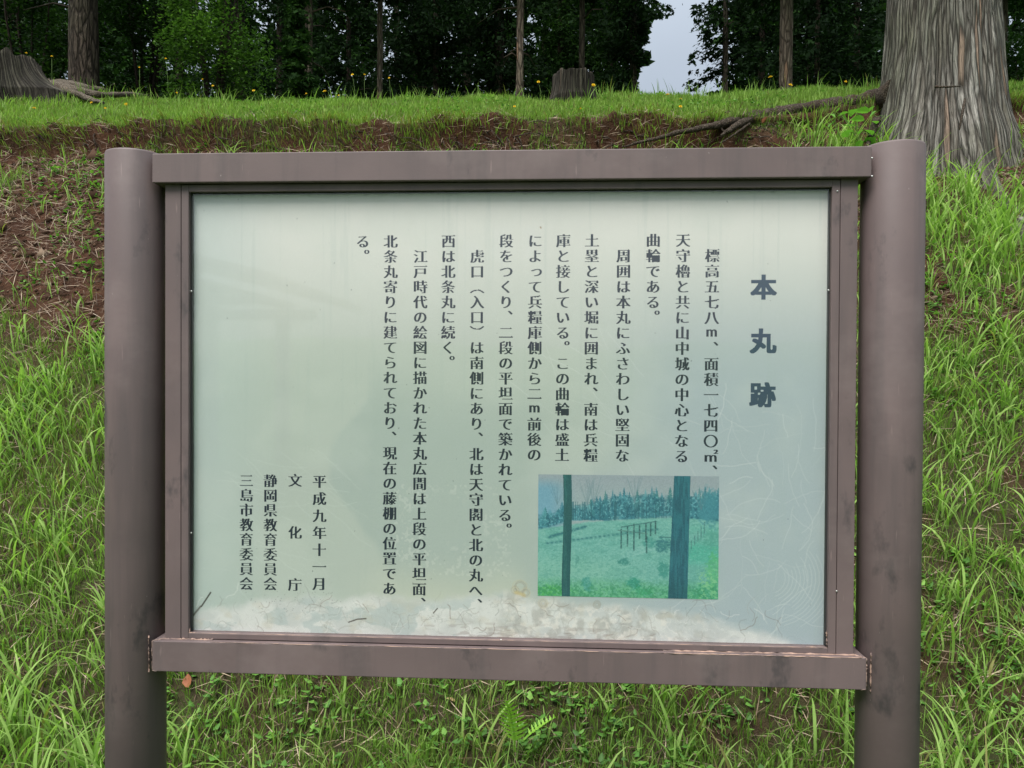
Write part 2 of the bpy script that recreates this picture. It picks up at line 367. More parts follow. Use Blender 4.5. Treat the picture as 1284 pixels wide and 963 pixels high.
# ------------------------------------------------------------------ grass (uncountable: stuff)
def in_view(x, y, margin=.9):
    t_ = y + 1.41; return (x > -.76 * t_ - margin) & (x < .66 * t_ + margin)
def scatter(n, y0, y1, x0=-8, x1=8, margin=.9):
    x = rng.uniform(x0, x1, n); y = rng.uniform(y0, y1, n); k = in_view(x, y, margin); return x[k], y[k]
def normal_at(x, y):
    e = .09; dx = (zq(x + e, y) - zq(x - e, y)) / (2 * e); dy = (zq(x, y + e) - zq(x, y - e)) / (2 * e)
    n = np.stack([-dx, -dy, np.ones_like(dx)], -1); return n / np.linalg.norm(n, axis=-1, keepdims=True)
def blades(name, x, y, h, w, K, bend, mat_, tint, az=None, upmix=.6, droop=1.0, sink=.01, z=None, lay=0.0):
    n = len(x); nn = normal_at(x, y)
    g = nn * (1 - upmix) + np.array([0, 0, 1.0]) * upmix; g /= np.linalg.norm(g, axis=1, keepdims=True)
    if az is None: az = rng.uniform(0, 2 * np.pi, n)
    hd = np.stack([np.cos(az), np.sin(az), 0 * az], -1)
    wd = np.stack([-np.sin(az), np.cos(az), 0 * az], -1)
    if lay > 0:
        hd = hd - (hd * g).sum(1, keepdims=True) * g; hd /= np.linalg.norm(hd, axis=1, keepdims=True); wd = np.cross(g, hd)
    tw = rng.uniform(-.9, .9, n)[:, None]; wd = wd * np.cos(tw) + hd * np.sin(tw)
    base = np.stack([x, y - lip(x, y), zq(x, y) - sink], -1) if z is None else np.stack([x, y, z], -1)
    s = np.linspace(0, 1, K + 1)
    ang = bend[:, None] * (s[None, :] ** 1.15) * droop          # angle away from the growth direction
    seg = (h / K)[:, None, None]
    a0 = (lay + rng.uniform(0, .25, n))[:, None]
    dirs = g[:, None, :] * np.cos(ang + a0)[..., None] + hd[:, None, :] * np.sin(ang + a0)[..., None]
    pos = np.concatenate([base[:, None, :], base[:, None, :] + np.cumsum(dirs[:, :-1] * seg, 1)], 1)
    prof = np.where(s < .25, .65 + 1.4 * s, 1.0) * np.clip((1 - s) * 2.0, 0.02, 1)
    hw = (w[:, None] * .5 * prof[None, :])[..., None] * wd[:, None, :]
    V = np.stack([pos - hw, pos + hw], 2).reshape(-1, 3)
    b0 = (np.arange(n) * (K + 1) * 2)[:, None] + (np.arange(K) * 2)[None, :]; b0 = b0.ravel()
    Fq = np.stack([b0, b0 + 1, b0 + 3, b0 + 2], -1)
    me = mesh_np(name, V, Fq, [mat_], True, {'tint': np.repeat(tint, (K + 1) * 2)})
    return me

# short turf on the bank and on the terrace above
x, y = scatter(430000, .75, 4.75)
keep = rng.random(len(x)) > sq(x, y) * .985
keep &= rng.random(len(x)) < (.35 + .65 * sstep(.25, .55, fbm(x * 2.5, y * 2.5, 41, 3)))
x, y = x[keep], y[keep]; n = len(x)
clump = fbm(x * 3, y * 3, 43, 3)
h = rng.uniform(.03, .085, n) * (.6 + .9 * clump); w = rng.uniform(.0028, .0055, n)
tint = np.clip(rng.normal(.45, .22, n) + .6 * (clump - .5), .1, 1); st_ = rng.random(n) < .08 + .30 * sstep(.5, .7, fbm(x * 2.1, y * 2.1, 45, 3)); tint[st_] = rng.uniform(0, .09, st_.sum()); dim_ = rng.random(n) < .0
link('turf_on_the_bank', blades('turf_on_the_bank', x, y, h, w, 2, rng.uniform(.3, 1.6, n), M_turf, tint), kind='stuff', label='short green turf and fine weeds covering the steep bank', category='grass')
x, y = scatter(160000, 4.4, 7.4)
keep = rng.random(len(x)) > sq(x, y) * .9; x, y = x[keep], y[keep]; n = len(x)
clump = fbm(x * 2.5, y * 2.5, 47, 3)
h = rng.uniform(.03, .085, n) * (.6 + .8 * clump); w = rng.uniform(.006, .011, n)
tint = np.clip(rng.normal(.7, .2, n) + .5 * (clump - .5), .1, 1); tint[rng.random(n) < .07] = .03
link('turf_on_the_terrace', blades('turf_on_the_terrace', x, y, h, w, 2, rng.uniform(.2, 1.2, n), M_turf, tint), kind='stuff', label='bright mown turf on the terrace above the earth scarp', category='grass')

# long arching grass growing in tufts
def tufts(name, n, y0, y1, dens, hr, wr, label, nb=(4, 10), bendr=(.9, 2.4), spread=.05, K=6, m_=M_long, tb=.6, xlim=(-8, 8)):
    cx, cy = scatter(n, y0, y1, *xlim); k = rng.random(len(cx)) < dens(cx, cy); cx, cy = cx[k], cy[k]
    cnt = rng.integers(nb[0], nb[1], len(cx)); idx = np.repeat(np.arange(len(cx)), cnt); n = len(idx)
    x = cx[idx] + rng.normal(0, spread, n) * .6; y = cy[idx] + rng.normal(0, spread, n) * .6
    size = rng.uniform(.65, 1.2, len(cx))[idx]
    h = rng.uniform(*hr, n) * size; w = rng.uniform(*wr, n) * (.7 + .3 * size)
    tint = np.clip(rng.normal(tb, .17, n) + rng.normal(0, .1, len(cx))[idx], .1, 1); tint[rng.random(n) < .04] = .02
    me = blades(name, x, y, h, w, K, rng.uniform(*bendr, n), m_, tint, upmix=.75)
    return link(name, me, kind='stuff', label=label, category='grass')
def side_d(cx, cy):
    t_ = cy + 1.41; L = sstep(-.40, -.50, cx / t_); R = sstep(.36, .46, cx / t_)
    l = L * (1 - .93 * sstep(2.6, 3.4, cy + 1.0 * (fbm(cx * 2, cy * 2, 51, 2) - .5))) * (1 - .75 * sq(cx, cy))
    r = R * (.35 + .65 * sstep(.35, .55, fbm(cx * 1.6, cy * 1.6, 53, 3))) * (1 - .6 * sq(cx, cy)) * (1 - sstep(3.9, 4.3, cy))
    mid = (1 - L) * (1 - R) * .22 * (1 - sq(cx, cy))
    return np.clip(np.maximum.reduce([l, r, mid]), 0, 1) * (1 - sstep(4.3, 4.5, cy))
tufts('long_grass_on_the_bank', 7200, .9, 4.4, side_d, (.13, .33), (.005, .0115), 'long arching bright green grass blades growing in tufts on the bank')
tufts('medium_grass_on_the_bank', 24000, .8, 4.4, lambda a, c_: (1 - .95 * sq(a, c_)) * .5 * (1 - sstep(4.0, 4.3, c_)), (.05, .14), (.003, .0065), 'knee-low tufts of narrow green grass between the long blades', (4, 9), (.5, 2.0), .035, 4, M_long, .42)
tufts('sparse_grass_on_the_earth', 2600, 2.6, 4.55, lambda a, c_: .5 * sq(a, c_) * (1 - .75 * sstep(4.0, 4.3, c_)), (.08, .24), (.005, .009), 'thin single grass tufts sprouting from the bare brown earth', (2, 5), (.6, 2.3), .02, 5, M_long, .5)
tufts('grass_along_the_crest', 2600, 5.2, 7.3, lambda a, c_: .18 + .5 * sstep(6.0, 6.7, c_), (.08, .22), (.006, .011), 'taller seeding grass standing along the top of the terrace', (2, 6), (.1, 1.3), .03, 4, M_long, .4)
def tree_foot(a, c_): return np.exp(-((np.hypot(a - 3.1, c_ - 4.3) - .85) / .3) ** 2) * (c_ < 4.6)
tufts('grass_round_the_trunk', 1400, 3.2, 5.2, tree_foot, (.14, .34), (.008, .014), 'long bright grass tufts round the foot of the old trunk', (4, 9), (.6, 2.0), .04, 6, M_long, .7, (1.8, 5.5))

# dead and green blades hanging over the broken turf edge
x = rng.uniform(-5.5, 5.5, 7000); wv = .22 * (vn(x * .8, 0 * x, 3) - .5) + .10 * (vn(x * 3.1, 0 * x, 4) - .5)
y = 4.50 + .46 * sstep(1.0, 2.6, x) - wv + rng.normal(-.02, .045, len(x)); k = rng.random(len(x)) < .15 + .85 * sstep(.35, .6, fbm(x * 2.6, y * 0, 19, 3)); x, y = x[k], y[k]; n = len(x)
link('fringe_of_the_turf_edge', blades('fringe_of_the_turf_edge', x, y, rng.uniform(.03, .12, n), rng.uniform(.003, .006, n), 4, rng.uniform(1.2, 2.6, n), M_turf, np.where(rng.random(n) < .62, rng.uniform(0, .09, n), rng.uniform(.15, .8, n)), az=rng.normal(-np.pi / 2, .7, n), upmix=.3), kind='stuff', label='green and dead grass fringe hanging over the broken turf edge', category='grass')
# dead straw and rootlets lying on the earth
x, y = scatter(112000, .8, 4.75); k = rng.random(len(x)) < .34 + .40 * sq(x, y) * sstep(.3, .6, fbm(x * 3, y * 3, 49, 3)); x, y = x[k], y[k]; n = len(x)
me = blades('dead_straw', x, y, rng.uniform(.03, .13, n), rng.uniform(.0018, .0042, n), 2, rng.uniform(-.3, .45, n), M_straw, rng.random(n) ** 1.1, upmix=.0, sink=-.008, lay=1.15)
link('dead_straw', me, kind='stuff', label='pale dead straw and rootlets lying on the brown earth', category='straw')

# clods of earth
def blob(n_pts=1):
    V = []; s = [(0, 0, 1), (1, 0, 0), (0, 1, 0), (-1, 0, 0), (0, -1, 0), (0, 0, -1)]
    return np.array(s, float), np.array([(0, 1, 2), (0, 2, 3), (0, 3, 4), (0, 4, 1), (5, 2, 1), (5, 3, 2), (5, 4, 3), (5, 1, 4)])
bv, bf = blob()
x, y = scatter(34000, 2.2, 4.6); k = rng.random(len(x)) < .95 * sq(x, y) ** 2; x, y = x[k], y[k]; n = len(x)
sz = rng.gamma(1.6, .005, n) + .003
P = bv[None] * (1 + rng.uniform(-.35, .35, (n, 6, 3))) * sz[:, None, None]; P += np.stack([x, y, zq(x, y)], -1)[:, None, :]
Fc = (bf[None] + (np.arange(n) * 6)[:, None, None]).reshape(-1, 3)
M_clod, t, b = mat('clod', (.085, .048, .03), .95, .1)
c = ramp(t, attr(t, 'tint'), [(0, (.032, .017, .010)), (.7, (.09, .052, .033)), (1, (.18, .13, .09))]); t.links.new(c, b.inputs['Base Color'])
link('crumbs_of_earth', mesh_np('crumbs_of_earth', P.reshape(-1, 3), Fc, [M_clod], True, {'tint': np.repeat(rng.random(n) ** 1.5, 6)}), kind='stuff', label='crumbs of reddish brown earth on the worn bank', category='soil')

# small broad-leaved weeds
def leaf_shapes(n, pos, nrm_jit, ln, wd, tint, tilt=(.2, 1.1)):
    """folded lozenge leaves (4 quads-ish, 2 halves)"""
    az = rng.uniform(0, 2 * np.pi, n); el = rng.uniform(*tilt, n)
    d = np.stack([np.cos(az) * np.sin(el), np.sin(az) * np.sin(el), np.cos(el)], -1)
    sdv = np.stack([-np.sin(az), np.cos(az), rng.uniform(-.3, .3, n)], -1); sdv /= np.linalg.norm(sdv, axis=1, keepdims=True)
    up = np.cross(sdv, d)
    L = ln[:, None]; Wd = wd[:, None]
    p0 = pos; p3 = pos + d * L
    a1 = pos + d * L * .35 + sdv * Wd * .5 + up * Wd * .18; a2 = pos + d * L * .75 + sdv * Wd * .33 + up * Wd * .12
    b1 = pos + d * L * .35 - sdv * Wd * .5 + up * Wd * .18; b2 = pos + d * L * .75 - sdv * Wd * .33 + up * Wd * .12
    V = np.stack([p0, a1, a2, p3, b2, b1], 1).reshape(-1, 3)
    o = (np.arange(n) * 6)[:, None]
    Fq = np.concatenate([o + np.array([0, 1, 2, 3]), o + np.array([0, 3, 4, 5])], 0)
    return V, Fq, np.repeat(tint, 6)
def weeds(name, n, y0, y1, dens, ln, label, m_=M_weed):
    x, y = scatter(n, y0, y1); k = rng.random(len(x)) < dens(x, y); x, y = x[k], y[k]
    nl = 5; x = np.repeat(x, nl) + rng.normal(0, .012, len(x) * nl); y = np.repeat(y, nl) + rng.normal(0, .012, len(y) * nl); n = len(x)
    pos = np.stack([x, y, zq(x, y) + rng.uniform(.005, .06, n)], -1)
    L = rng.uniform(*ln, n)
    V, Fq, tt = leaf_shapes(n, pos, .3, L, L * rng.uniform(.45, .75, n), rng.random(n), (.9, 1.7))
    link(name, mesh_np(name, V, Fq, [m_], True, {'tint': tt}), kind='stuff', label=label, category='weeds')
weeds('weeds_on_the_bank', 15000, .8, 4.4, lambda a, c_: .8 * sstep(.42, .6, fbm(a * 1.7, c_ * 1.7, 61, 3)), (.015, .042), 'small round-leaved weeds among the grass of the bank')
weeds('weeds_on_the_terrace', 5000, 4.4, 7.2, lambda a, c_: .5 * sstep(.45, .6, fbm(a * 1.7, c_ * 1.7, 63, 3)), (.015, .04), 'small broad weeds among the turf of the terrace')

# ------------------------------------------------------------------ the sign
sign = empty('information_board', (0, 0, 0), 'large brown metal information board on two round posts with Japanese text behind glass', 'sign')
PX, PYc, PR = .7185, .030, .0545
for sx in (-1, 1):
    zt = 1.925
    MB().lathe(sx * PX, PYc, [(PR, -.35), (PR, zt - .004), (PR - .0012, zt - .001), (PR - .004, zt), (PR - .008, zt + .0008)], 72).build('post', M_paint, sign, True)
def rail(z0, z1):
    q = MB().box(-.6635, .6635, -.013, .062, z0, z1, .0016).box(-.69, .69, .016, .058, z0 + .004, z1 - .004)
    return q.build('rail', M_paint, sign)
rail(1.8605, 1.9155); rail(.9345, .9928)
for sx in (-1, 1):
    a, c_ = sorted((sx * .6142, sx * .645))
    MB().box(a, c_, 0, .052, .9928, 1.8605, .0012).build('stile', M_paint, sign)
q = MB()
q.box(-.6130, -.5988, -.0006, .045, .9945, 1.8592, .0010); q.box(.5988, .6130, -.0006, .045, .9945, 1.8592, .0010)
q.box(-.5988, .5988, -.0006, .045, 1.8459, 1.8592, .0008); q.box(-.5988, .5988, -.0006, .045, .9945, 1.0048, .0008)
q.build('glazing_frame', M_paint, sign)
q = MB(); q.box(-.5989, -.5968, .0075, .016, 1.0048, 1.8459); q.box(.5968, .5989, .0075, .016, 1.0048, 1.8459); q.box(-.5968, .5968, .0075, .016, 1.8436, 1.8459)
q.build('gap_shadow_strip', M_dark, sign)  # near-black strips painting the gap shadow at the sides and top of the pane
MB().box(-.612, .612, .046, .052, .996, 1.858).build('back_plate', M_paint, sign)
# worn sealant and bare primer along the joints of the lower rail and in the frame corners
def worn(pts, r, n=40, jit=.0004):
    P = []
    for (p, q_) in zip(pts[:-1], pts[1:]):
        for k in range(n): s = k / n; P.append(tuple(p[i] + (q_[i] - p[i]) * s + random.uniform(-jit, jit) for i in range(3)))
    P.append(pts[-1]); MB().tube(P, [r * random.uniform(.35, 1.3) for _ in P], 6).build('worn_bead', M_worn, sign, True)
worn([(-.645, -.0012, .9934), (-.55, -.0012, .9932)], .0021); worn([(.30, -.0012, .9932), (.645, -.0012, .9934)], .0020)
worn([(-.55, -.0125, .9928), (.30, -.0128, .9928)], .0008); worn([(.30, -.0125, .9928), (.655, -.0125, .9928)], .0012)
for sx in (-1, 1):
    worn([(sx * .646, .05, .9934), (sx * .6455, -.0005, .9934), (sx * .6625, -.0125, .9925)], .0019, 14)
    worn([(sx * .6638, -.0122, .992), (sx * .6638, -.0122, .936), (sx * .655, -.0125, .9348)], .0012, 16)
    worn([(sx * .675, -.0035, .999), (sx * .6745, -.0035, .927)], .0016, 20)
worn([(-.5975, .003, 1.013), (-.5975, .001, 1.0052), (-.585, .001, 1.0052)], .0014, 8)
worn([(.5975, .003, 1.035), (.5975, .001, 1.0052), (.560, .001, 1.0052)], .0018, 10)
worn([(-.585, .0006, 1.0050), (.56, .0006, 1.0050)], .0006)
# small screws and paint chips
for (x_, y_, z_) in ((.6075, -.0014, 1.8383), (-.5955, .004, 1.196), (.5955, .004, 1.659), (-.5955, .004, 1.658), (.664, -.0130, 1.8615), (.6636, -.0132, 1.894), (.0, .001, 1.0055), (.6135, -.001, 1.11)):
    MB().lathe(0, 0, [(.0017, 0), (.0016, .0006), (.0008, .0011)], 10).build('screw', M_screw, sign, True).matrix_local = Matrix.Translation((x_, y_, z_)) @ Matrix.Rotation(math.pi / 2, 4, 'X')

# ---- printed sheet (painted in numpy: flat print, its stains, water marks and painted-in reflections)
PW, PH = 1592, 1124
PXS = 2.0                                                    # picture points per photo pixel; origin at (240,238)
yy, xx = np.mgrid[0:PH, 0:PW]; fx = 240 + xx / PXS; fy = 241 + yy / PXS
def srgb(c): return np.array(c, float) / 255.
def lay(img, a, c): return img * (1 - a[..., None]) + srgb(c) * a[..., None]
def nz(sx, sy, s, o=4): return fbm(fx / sx, fy / sy, s, o)
img = np.ones((PH, PW, 3)) * srgb((166, 186, 171))
img = lay(img, sstep(520, 250, fy) * .95, (215, 220, 208))  # paler top: brightness of the mirrored sky painted into the sheet colour
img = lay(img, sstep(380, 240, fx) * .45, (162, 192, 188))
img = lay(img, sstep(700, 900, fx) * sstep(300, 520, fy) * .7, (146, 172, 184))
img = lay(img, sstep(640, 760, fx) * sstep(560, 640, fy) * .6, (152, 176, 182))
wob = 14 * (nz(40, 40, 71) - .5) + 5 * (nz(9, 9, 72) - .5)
# darker teal area: the photographer's reflection painted into the sheet colour
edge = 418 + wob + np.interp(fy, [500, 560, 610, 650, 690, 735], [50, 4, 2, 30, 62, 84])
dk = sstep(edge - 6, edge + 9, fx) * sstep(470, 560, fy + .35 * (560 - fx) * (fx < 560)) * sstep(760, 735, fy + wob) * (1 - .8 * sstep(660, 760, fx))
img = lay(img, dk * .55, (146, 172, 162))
spk = (nz(3.2, 3.2, 73, 2) > .62) & (fx > 500) & (fx < 650) & (fy > 610) & (fy < 725)
img = lay(img, spk * .35 * sstep(.35, .6, nz(40, 30, 70)), (196, 210, 196))
img = lay(img, sstep(620, 740, fx) * 0 + sstep(.5, .75, nz(90, 70, 74)) * .22, (188, 205, 190))
img = lay(img, sstep(690, 750, fy + wob) * sstep(420, 520, fx) * (1 - sstep(650, 690, fx)) * .6, (186, 198, 172))
# horizontal water line near the top, faint vertical runs
wl = np.abs(fy - (256 + 5 * np.sin(fx / 120.) - 4 * (fx > 640)))
img = lay(img, np.clip(1 - wl / 1.1, 0, 1) * .35 * sstep(.4, .6, nz(120, 50, 75)), (215, 222, 214))
img = lay(img, sstep(.62, .8, nz(5, 160, 76, 3)) * .12, (150, 176, 166))
# mildew band along the bottom
top = 752 + 10 * (nz(60, 400, 77) - .5) * 2 + 9 * (nz(14, 14, 78) - .5) + np.interp(fx, [240, 330, 420, 560, 640, 680, 900, 960, 1040], [22, 6, 2, 0, -8, 2, 14, 30, 60])
mil = sstep(top - 4, top + 12, fy)
img = lay(img, mil * .85, (188, 198, 193))
mo = sstep(.38, .68, nz(26, 17, 79, 5)) * mil
img = lay(img, mo * .75, (206, 215, 207))
isl = sstep(.54, .60, nz(34, 20, 80, 5)) * mil * (fx < 640)
img = lay(img, isl * .55, (158, 182, 178))
mott = mil * sstep(620, 660, fx) * (1 - sstep(840, 930, fx))
img = lay(img, mott * sstep(.42, .66, nz(11, 11, 81, 5)) * .6, (158, 162, 152))
img = lay(img, mott * sstep(.5, .7, nz(7, 7, 82, 5)) * .6, (216, 218, 205))
img = lay(img, mil * sstep(.55, .78, nz(18, 12, 83, 5)) * .35 * (fx < 900), (190, 188, 162))
for k_, (sx_, c__) in enumerate(((2.2, (228, 232, 224)), (3.5, (150, 160, 150)), (1.6, (170, 176, 166)))): img = lay(img, mil * np.clip(1 - np.abs(nz(sx_ * 6, sx_ * 5, 200 + k_, 5) - .5) / .018, 0, 1) * .45 * sstep(.4, .6, nz(40, 20, 210 + k_)), c__)
brn = mil * sstep(770, 800, fy) * sstep(.56, .7, nz(16, 4, 84, 5))
img = lay(img, brn * .3 * ((fx > 540) & (fx < 830)), (112, 96, 86))
def seg_d(pts):
    d = np.full(fx.shape, 1e9, dtype=float)
    xs = [p[0] for p in pts]; ys = [p[1] for p in pts]
    x0, x1, y0, y1 = min(xs) - 8, max(xs) + 8, min(ys) - 8, max(ys) + 8
    sl = (slice(max(0, int((y0 - 241) * PXS)), max(0, int((y1 - 241) * PXS))), slice(max(0, int((x0 - 240) * PXS)), max(0, int((x1 - 240) * PXS))))
    X, Y = fx[sl], fy[sl]
    if X.size == 0: return sl, None
    dd = np.full(X.shape, 1e9)
    for (a, b_), (c_, e) in zip(pts[:-1], pts[1:]):
        L = (c_ - a) ** 2 + (e - b_) ** 2 + 1e-9
        tt = np.clip(((X - a) * (c_ - a) + (Y - b_) * (e - b_)) / L, 0, 1)
        dd = np.minimum(dd, np.hypot(X - a - tt * (c_ - a), Y - b_ - tt * (e - b_)))
    return sl, dd
def stroke(pts, w, c, a):
    sl, d = seg_d(pts)
    if d is None: return
    al = np.clip(1.2 - d / w, 0, 1) * a
    img[sl] = img[sl] * (1 - al[..., None]) + srgb(c) * al[..., None]
R_ = random.Random(3)
def wander(x, y, ang, n, st, curl, w, c, a):
    P = [(x, y)]
    for _ in range(n):
        ang += R_.uniform(-curl, curl); x += math.cos(ang) * st; y += math.sin(ang) * st; P.append((x, y))
    stroke(P, w, c, a)
for _ in range(70):      # crackle of pale lines at the lower right
    x_ = R_.uniform(885, 1030); y_ = R_.uniform(520, 770)
    wander(x_, y_, R_.uniform(0, 6.28), R_.randint(5, 12), 6, .35, R_.uniform(.45, .75), (200, 214, 208), R_.uniform(.15, .42))
for _ in range(26):
    wander(R_.uniform(640, 900), R_.uniform(400, 560), R_.uniform(.3, 1.2), R_.randint(4, 12), 7, .12, .6, (205, 218, 212), R_.uniform(.1, .35))
for _ in range(40):
    wander(R_.uniform(245, 420), R_.uniform(560, 745), R_.uniform(-.3, 1.0), R_.randint(4, 12), 7, .22, .7, (190, 212, 198), R_.uniform(.1, .3))
for k in range(14):      # shell-like arcs, bottom right
    cx_, cy_ = 965, 720; rr = 22 + k * 4.6
    P = [(cx_ + rr * math.cos(a), cy_ + rr * .9 * math.sin(a)) for a in np.linspace(-.5 + R_.uniform(-.2, .2), 1.1 + R_.uniform(-.3, .2), 9)]
    stroke(P, .6, (200, 216, 208), .32)
for _ in range(150):     # veins in the mildew
    x_ = R_.uniform(250, 990); y_ = R_.uniform(757, 800)
    wander(x_, y_, R_.uniform(0, 6.28), R_.randint(3, 9), 3.2, .8, R_.uniform(.4, .8), R_.choice([(130, 140, 132), (150, 152, 140), (226, 230, 222), (120, 105, 90)]), R_.uniform(.15, .5))
for cx_, cy_, r_ in ((661, 737, 9), (655, 741, 5), (668, 744, 6), (690, 757, 6), (757, 757, 5)):
    for k in range(3):
        P = [(cx_ + (r_ - k * 1.6) * math.cos(a) * R_.uniform(.85, 1.1), cy_ + (r_ - k * 1.6) * math.sin(a)) for a in np.linspace(0, 6.28, 14)]
        stroke(P, .8, R_.choice([(160, 150, 120), (190, 178, 130), (140, 134, 112)]), .4)
stroke([(656, 744), (666, 747)], 3.0, (198, 178, 100), .6)
stroke([(253, 770), (259, 761), (265, 752)], 1.2, (38, 34, 30), .9); stroke([(242, 782), (252, 770)], 1.5, (60, 52, 44), .7)
stroke([(444, 786), (455, 782), (466, 781)], 1.0, (58, 48, 42), .85); stroke([(552, 772), (557, 766)], .9, (60, 52, 46), .8)
for _ in range(70): x_, y_ = R_.uniform(245, 1030), R_.uniform(244, 800); stroke([(x_, y_), (x_ + R_.uniform(-.8, .8), y_ + R_.uniform(-.8, .8))], R_.uniform(.3, .8), (70, 78, 74), R_.uniform(.2, .7))
for _ in range(60): x_, y_ = R_.uniform(310, 440), R_.uniform(748, 775); stroke([(x_, y_), (x_ + .3, y_)], .6, (90, 100, 92), .5)
stroke([(684, 288), (684.5, 289)], 1.1, (150, 110, 70), .8)
# green algae along the top edge, blue cast at the sides of the glass
img = lay(img, sstep(248, 242, fy + 4 * (nz(8, 8, 90) - .5)) * .55, (88, 104, 62))
# print halo round the second and third characters of two columns
for (cx_, cy_) in ((672, 300), (672, 318), (635, 300), (635, 320), (599, 318)):
    al = np.exp(-(((fx - cx_) / 13) ** 2 + ((fy - cy_) / 13) ** 2) ** 2) * .35; img = lay(img, al, (208, 216, 208))
g_ = img.mean(2, keepdims=True); img = g_ + (img - g_) * .72 + np.array([.014, .010, .014])
img += (fbm(fx / .9, fy / .9, 91, 2)[..., None] - .5) * .022
def new_img(name, arr, k=1.0):
    h_, w_ = arr.shape[:2]
    lin = np.where(arr <= .04045, arr / 12.92, ((arr + .055) / 1.055) ** 2.4)
    im = bpy.data.images.new(name, w_, h_, alpha=False, float_buffer=False)
    lin = np.clip(lin * k * np.array([1.05, 1.0, .99]), 0, 1); s = np.where(lin <= .0031308, lin * 12.92, 1.055 * lin ** (1 / 2.4) - .055)
    px_ = np.ones((h_, w_, 4), np.float32); px_[..., :3] = s[::-1]
    im.pixels.foreach_set(px_.ravel()); im.update(); im.pack(); return im
PANEL_K = 1.03
def img_mat(name, im, rough=.55):
    M, t, b = mat(name, (1, 1, 1), rough, .3)
    n_ = t.nodes.new('ShaderNodeTexImage'); n_.image = im; n_.extension = 'EXTEND'
    t.links.new(n_.outputs[0], b.inputs['Base Color']); return M
def uv_quad(name, x0, x1, z0, z1, y_, mat_, parent, th=.0):
    me = bpy.data.meshes.new(name)
    if th: me.from_pydata([(x0, y_, z0), (x1, y_, z0), (x1, y_, z1), (x0, y_, z1), (x0, y_ + th, z0), (x1, y_ + th, z0), (x1, y_ + th, z1), (x0, y_ + th, z1)], [], [(0, 1, 2, 3), (5, 4, 7, 6), (4, 0, 3, 7), (1, 5, 6, 2), (3, 2, 6, 7), (4, 5, 1, 0)])
    else: me.from_pydata([(x0, y_, z0), (x1, y_, z0), (x1, y_, z1), (x0, y_, z1)], [], [(0, 1, 2, 3)])
    uv = me.uv_layers.new(name='UVMap'); co = [(0, 0), (1, 0), (1, 1), (0, 1)]
    for k in range(4): uv.data[k].uv = co[k]
    me.materials.append(mat_); return link(name, me, parent)
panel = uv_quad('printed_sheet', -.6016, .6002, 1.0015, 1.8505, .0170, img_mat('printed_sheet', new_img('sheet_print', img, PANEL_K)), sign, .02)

# ---- the faded photograph printed on the sheet (own simple view: trees, lawn, posts)
QW, QH = 681, 468
qy, qx = np.mgrid[0:QH, 0:QW]; qx = qx / 3.0; qy = qy / 3.0      # photo pixels 227 x 156
im2 = np.ones((QH, QW, 3)) * srgb((156, 172, 174))
def l2(a, c):
    global im2
    a = np.clip(a, 0, 1); im2 = im2 * (1 - a[..., None]) + srgb(c) * a[..., None]
def n2(sx, sy, s, o=4): return fbm(qx / sx, qy / sy, s, o)
l2(sstep(40, 0, qy) * .6, (150, 158, 165)); l2(sstep(50, 10, qx) * sstep(40, 20, np.abs(qy - 40)) * .7, (104, 160, 185))
# wood on the hill: pointed conifers of varying height
R2 = random.Random(5)
def conifer(cx_, base, top_, hw, c, a=.8):
    h_ = base - top_; s = np.clip((qy - top_) / h_, 0, 1)
    wdt = hw * s ** .8 * (.65 + .5 * np.abs(np.sin(qy * 1.1 + cx_))) * (1 + .5 * (n2(2, 2, int(cx_) % 90) - .5))
    l2((np.abs(qx - cx_) < wdt) * (qy > top_) * (qy < base) * a * (.6 + .8 * (n2(2.2, 2.2, 5, 3) - .3)), c)
for k in range(95):
    cx_ = R2.uniform(0, 227); hb = np.interp(cx_, [0, 45, 100, 150, 227], [70, 56, 56, 52, 56]); tp = np.interp(cx_, [0, 45, 100, 130, 170, 227], [44, 34, 16, 15, 16, 14]) + R2.uniform(-3, 14)
    conifer(cx_, hb + R2.uniform(-4, 3), tp, R2.uniform(4, 8), R2.choice([(60, 128, 146), (84, 150, 164), (44, 106, 124), (96, 160, 168), (50, 118, 120)]), .9)
wd_ = sstep(-3, 3, qy - np.interp(qx, [0, 45, 100, 130, 170, 227], [54, 42, 27, 25, 27, 24]) - 9 * (n2(7, 4, 20) - .5)) * sstep(3, -2, qy - np.interp(qx, [0, 45, 100, 150, 227], [72, 57, 56, 53, 58]))
l2(wd_ * .55, (62, 128, 140)); l2(wd_ * sstep(.48, .62, n2(2.4, 3.5, 21, 5)) * .65, (34, 88, 106)); l2(wd_ * sstep(.56, .7, n2(1.8, 2.0, 22, 4)) * .6, (128, 186, 190))
for k in range(60):
    cx_ = R2.uniform(35, 170); l2((np.abs(qx - cx_) < .45) * (qy > 34) * (qy < 58) * .6, (48, 100, 112))
# ground
gl = 58 + 6 * np.sin(qx / 60.) * 0 + np.interp(qx, [0, 60, 120, 180, 227], [12, 2, -3, -6, -2])
g_ = sstep(gl - 1, gl + 2, qy + 2 * (n2(4, 3, 7) - .5))
l2(g_, (120, 178, 168)); l2(g_ * sstep(.4, .7, n2(20, 8, 8)) * .5, (92, 160, 148))
l2(g_ * sstep(90, 125, qy) * sstep(160, 60, qx) * .5, (140, 190, 168)); l2(sstep(128, 150, qy + 8 * (n2(12, 6, 9) - .5)) * .7, (96, 175, 120))
l2(sstep(60, 66, qy) * sstep(74, 68, qy) * sstep(170, 180, qx) * .5, (120, 186, 170))
l2(sstep(172, 185, qx) * sstep(78, 92, qy) * sstep(118, 104, qy) * .8, (78, 172, 150))
l2((np.abs(qy - (96 + 12 * np.sin(qx / 40.))) < 5) * sstep(90, 130, qx) * sstep(170, 150, qx) * .35, (160, 200, 196))
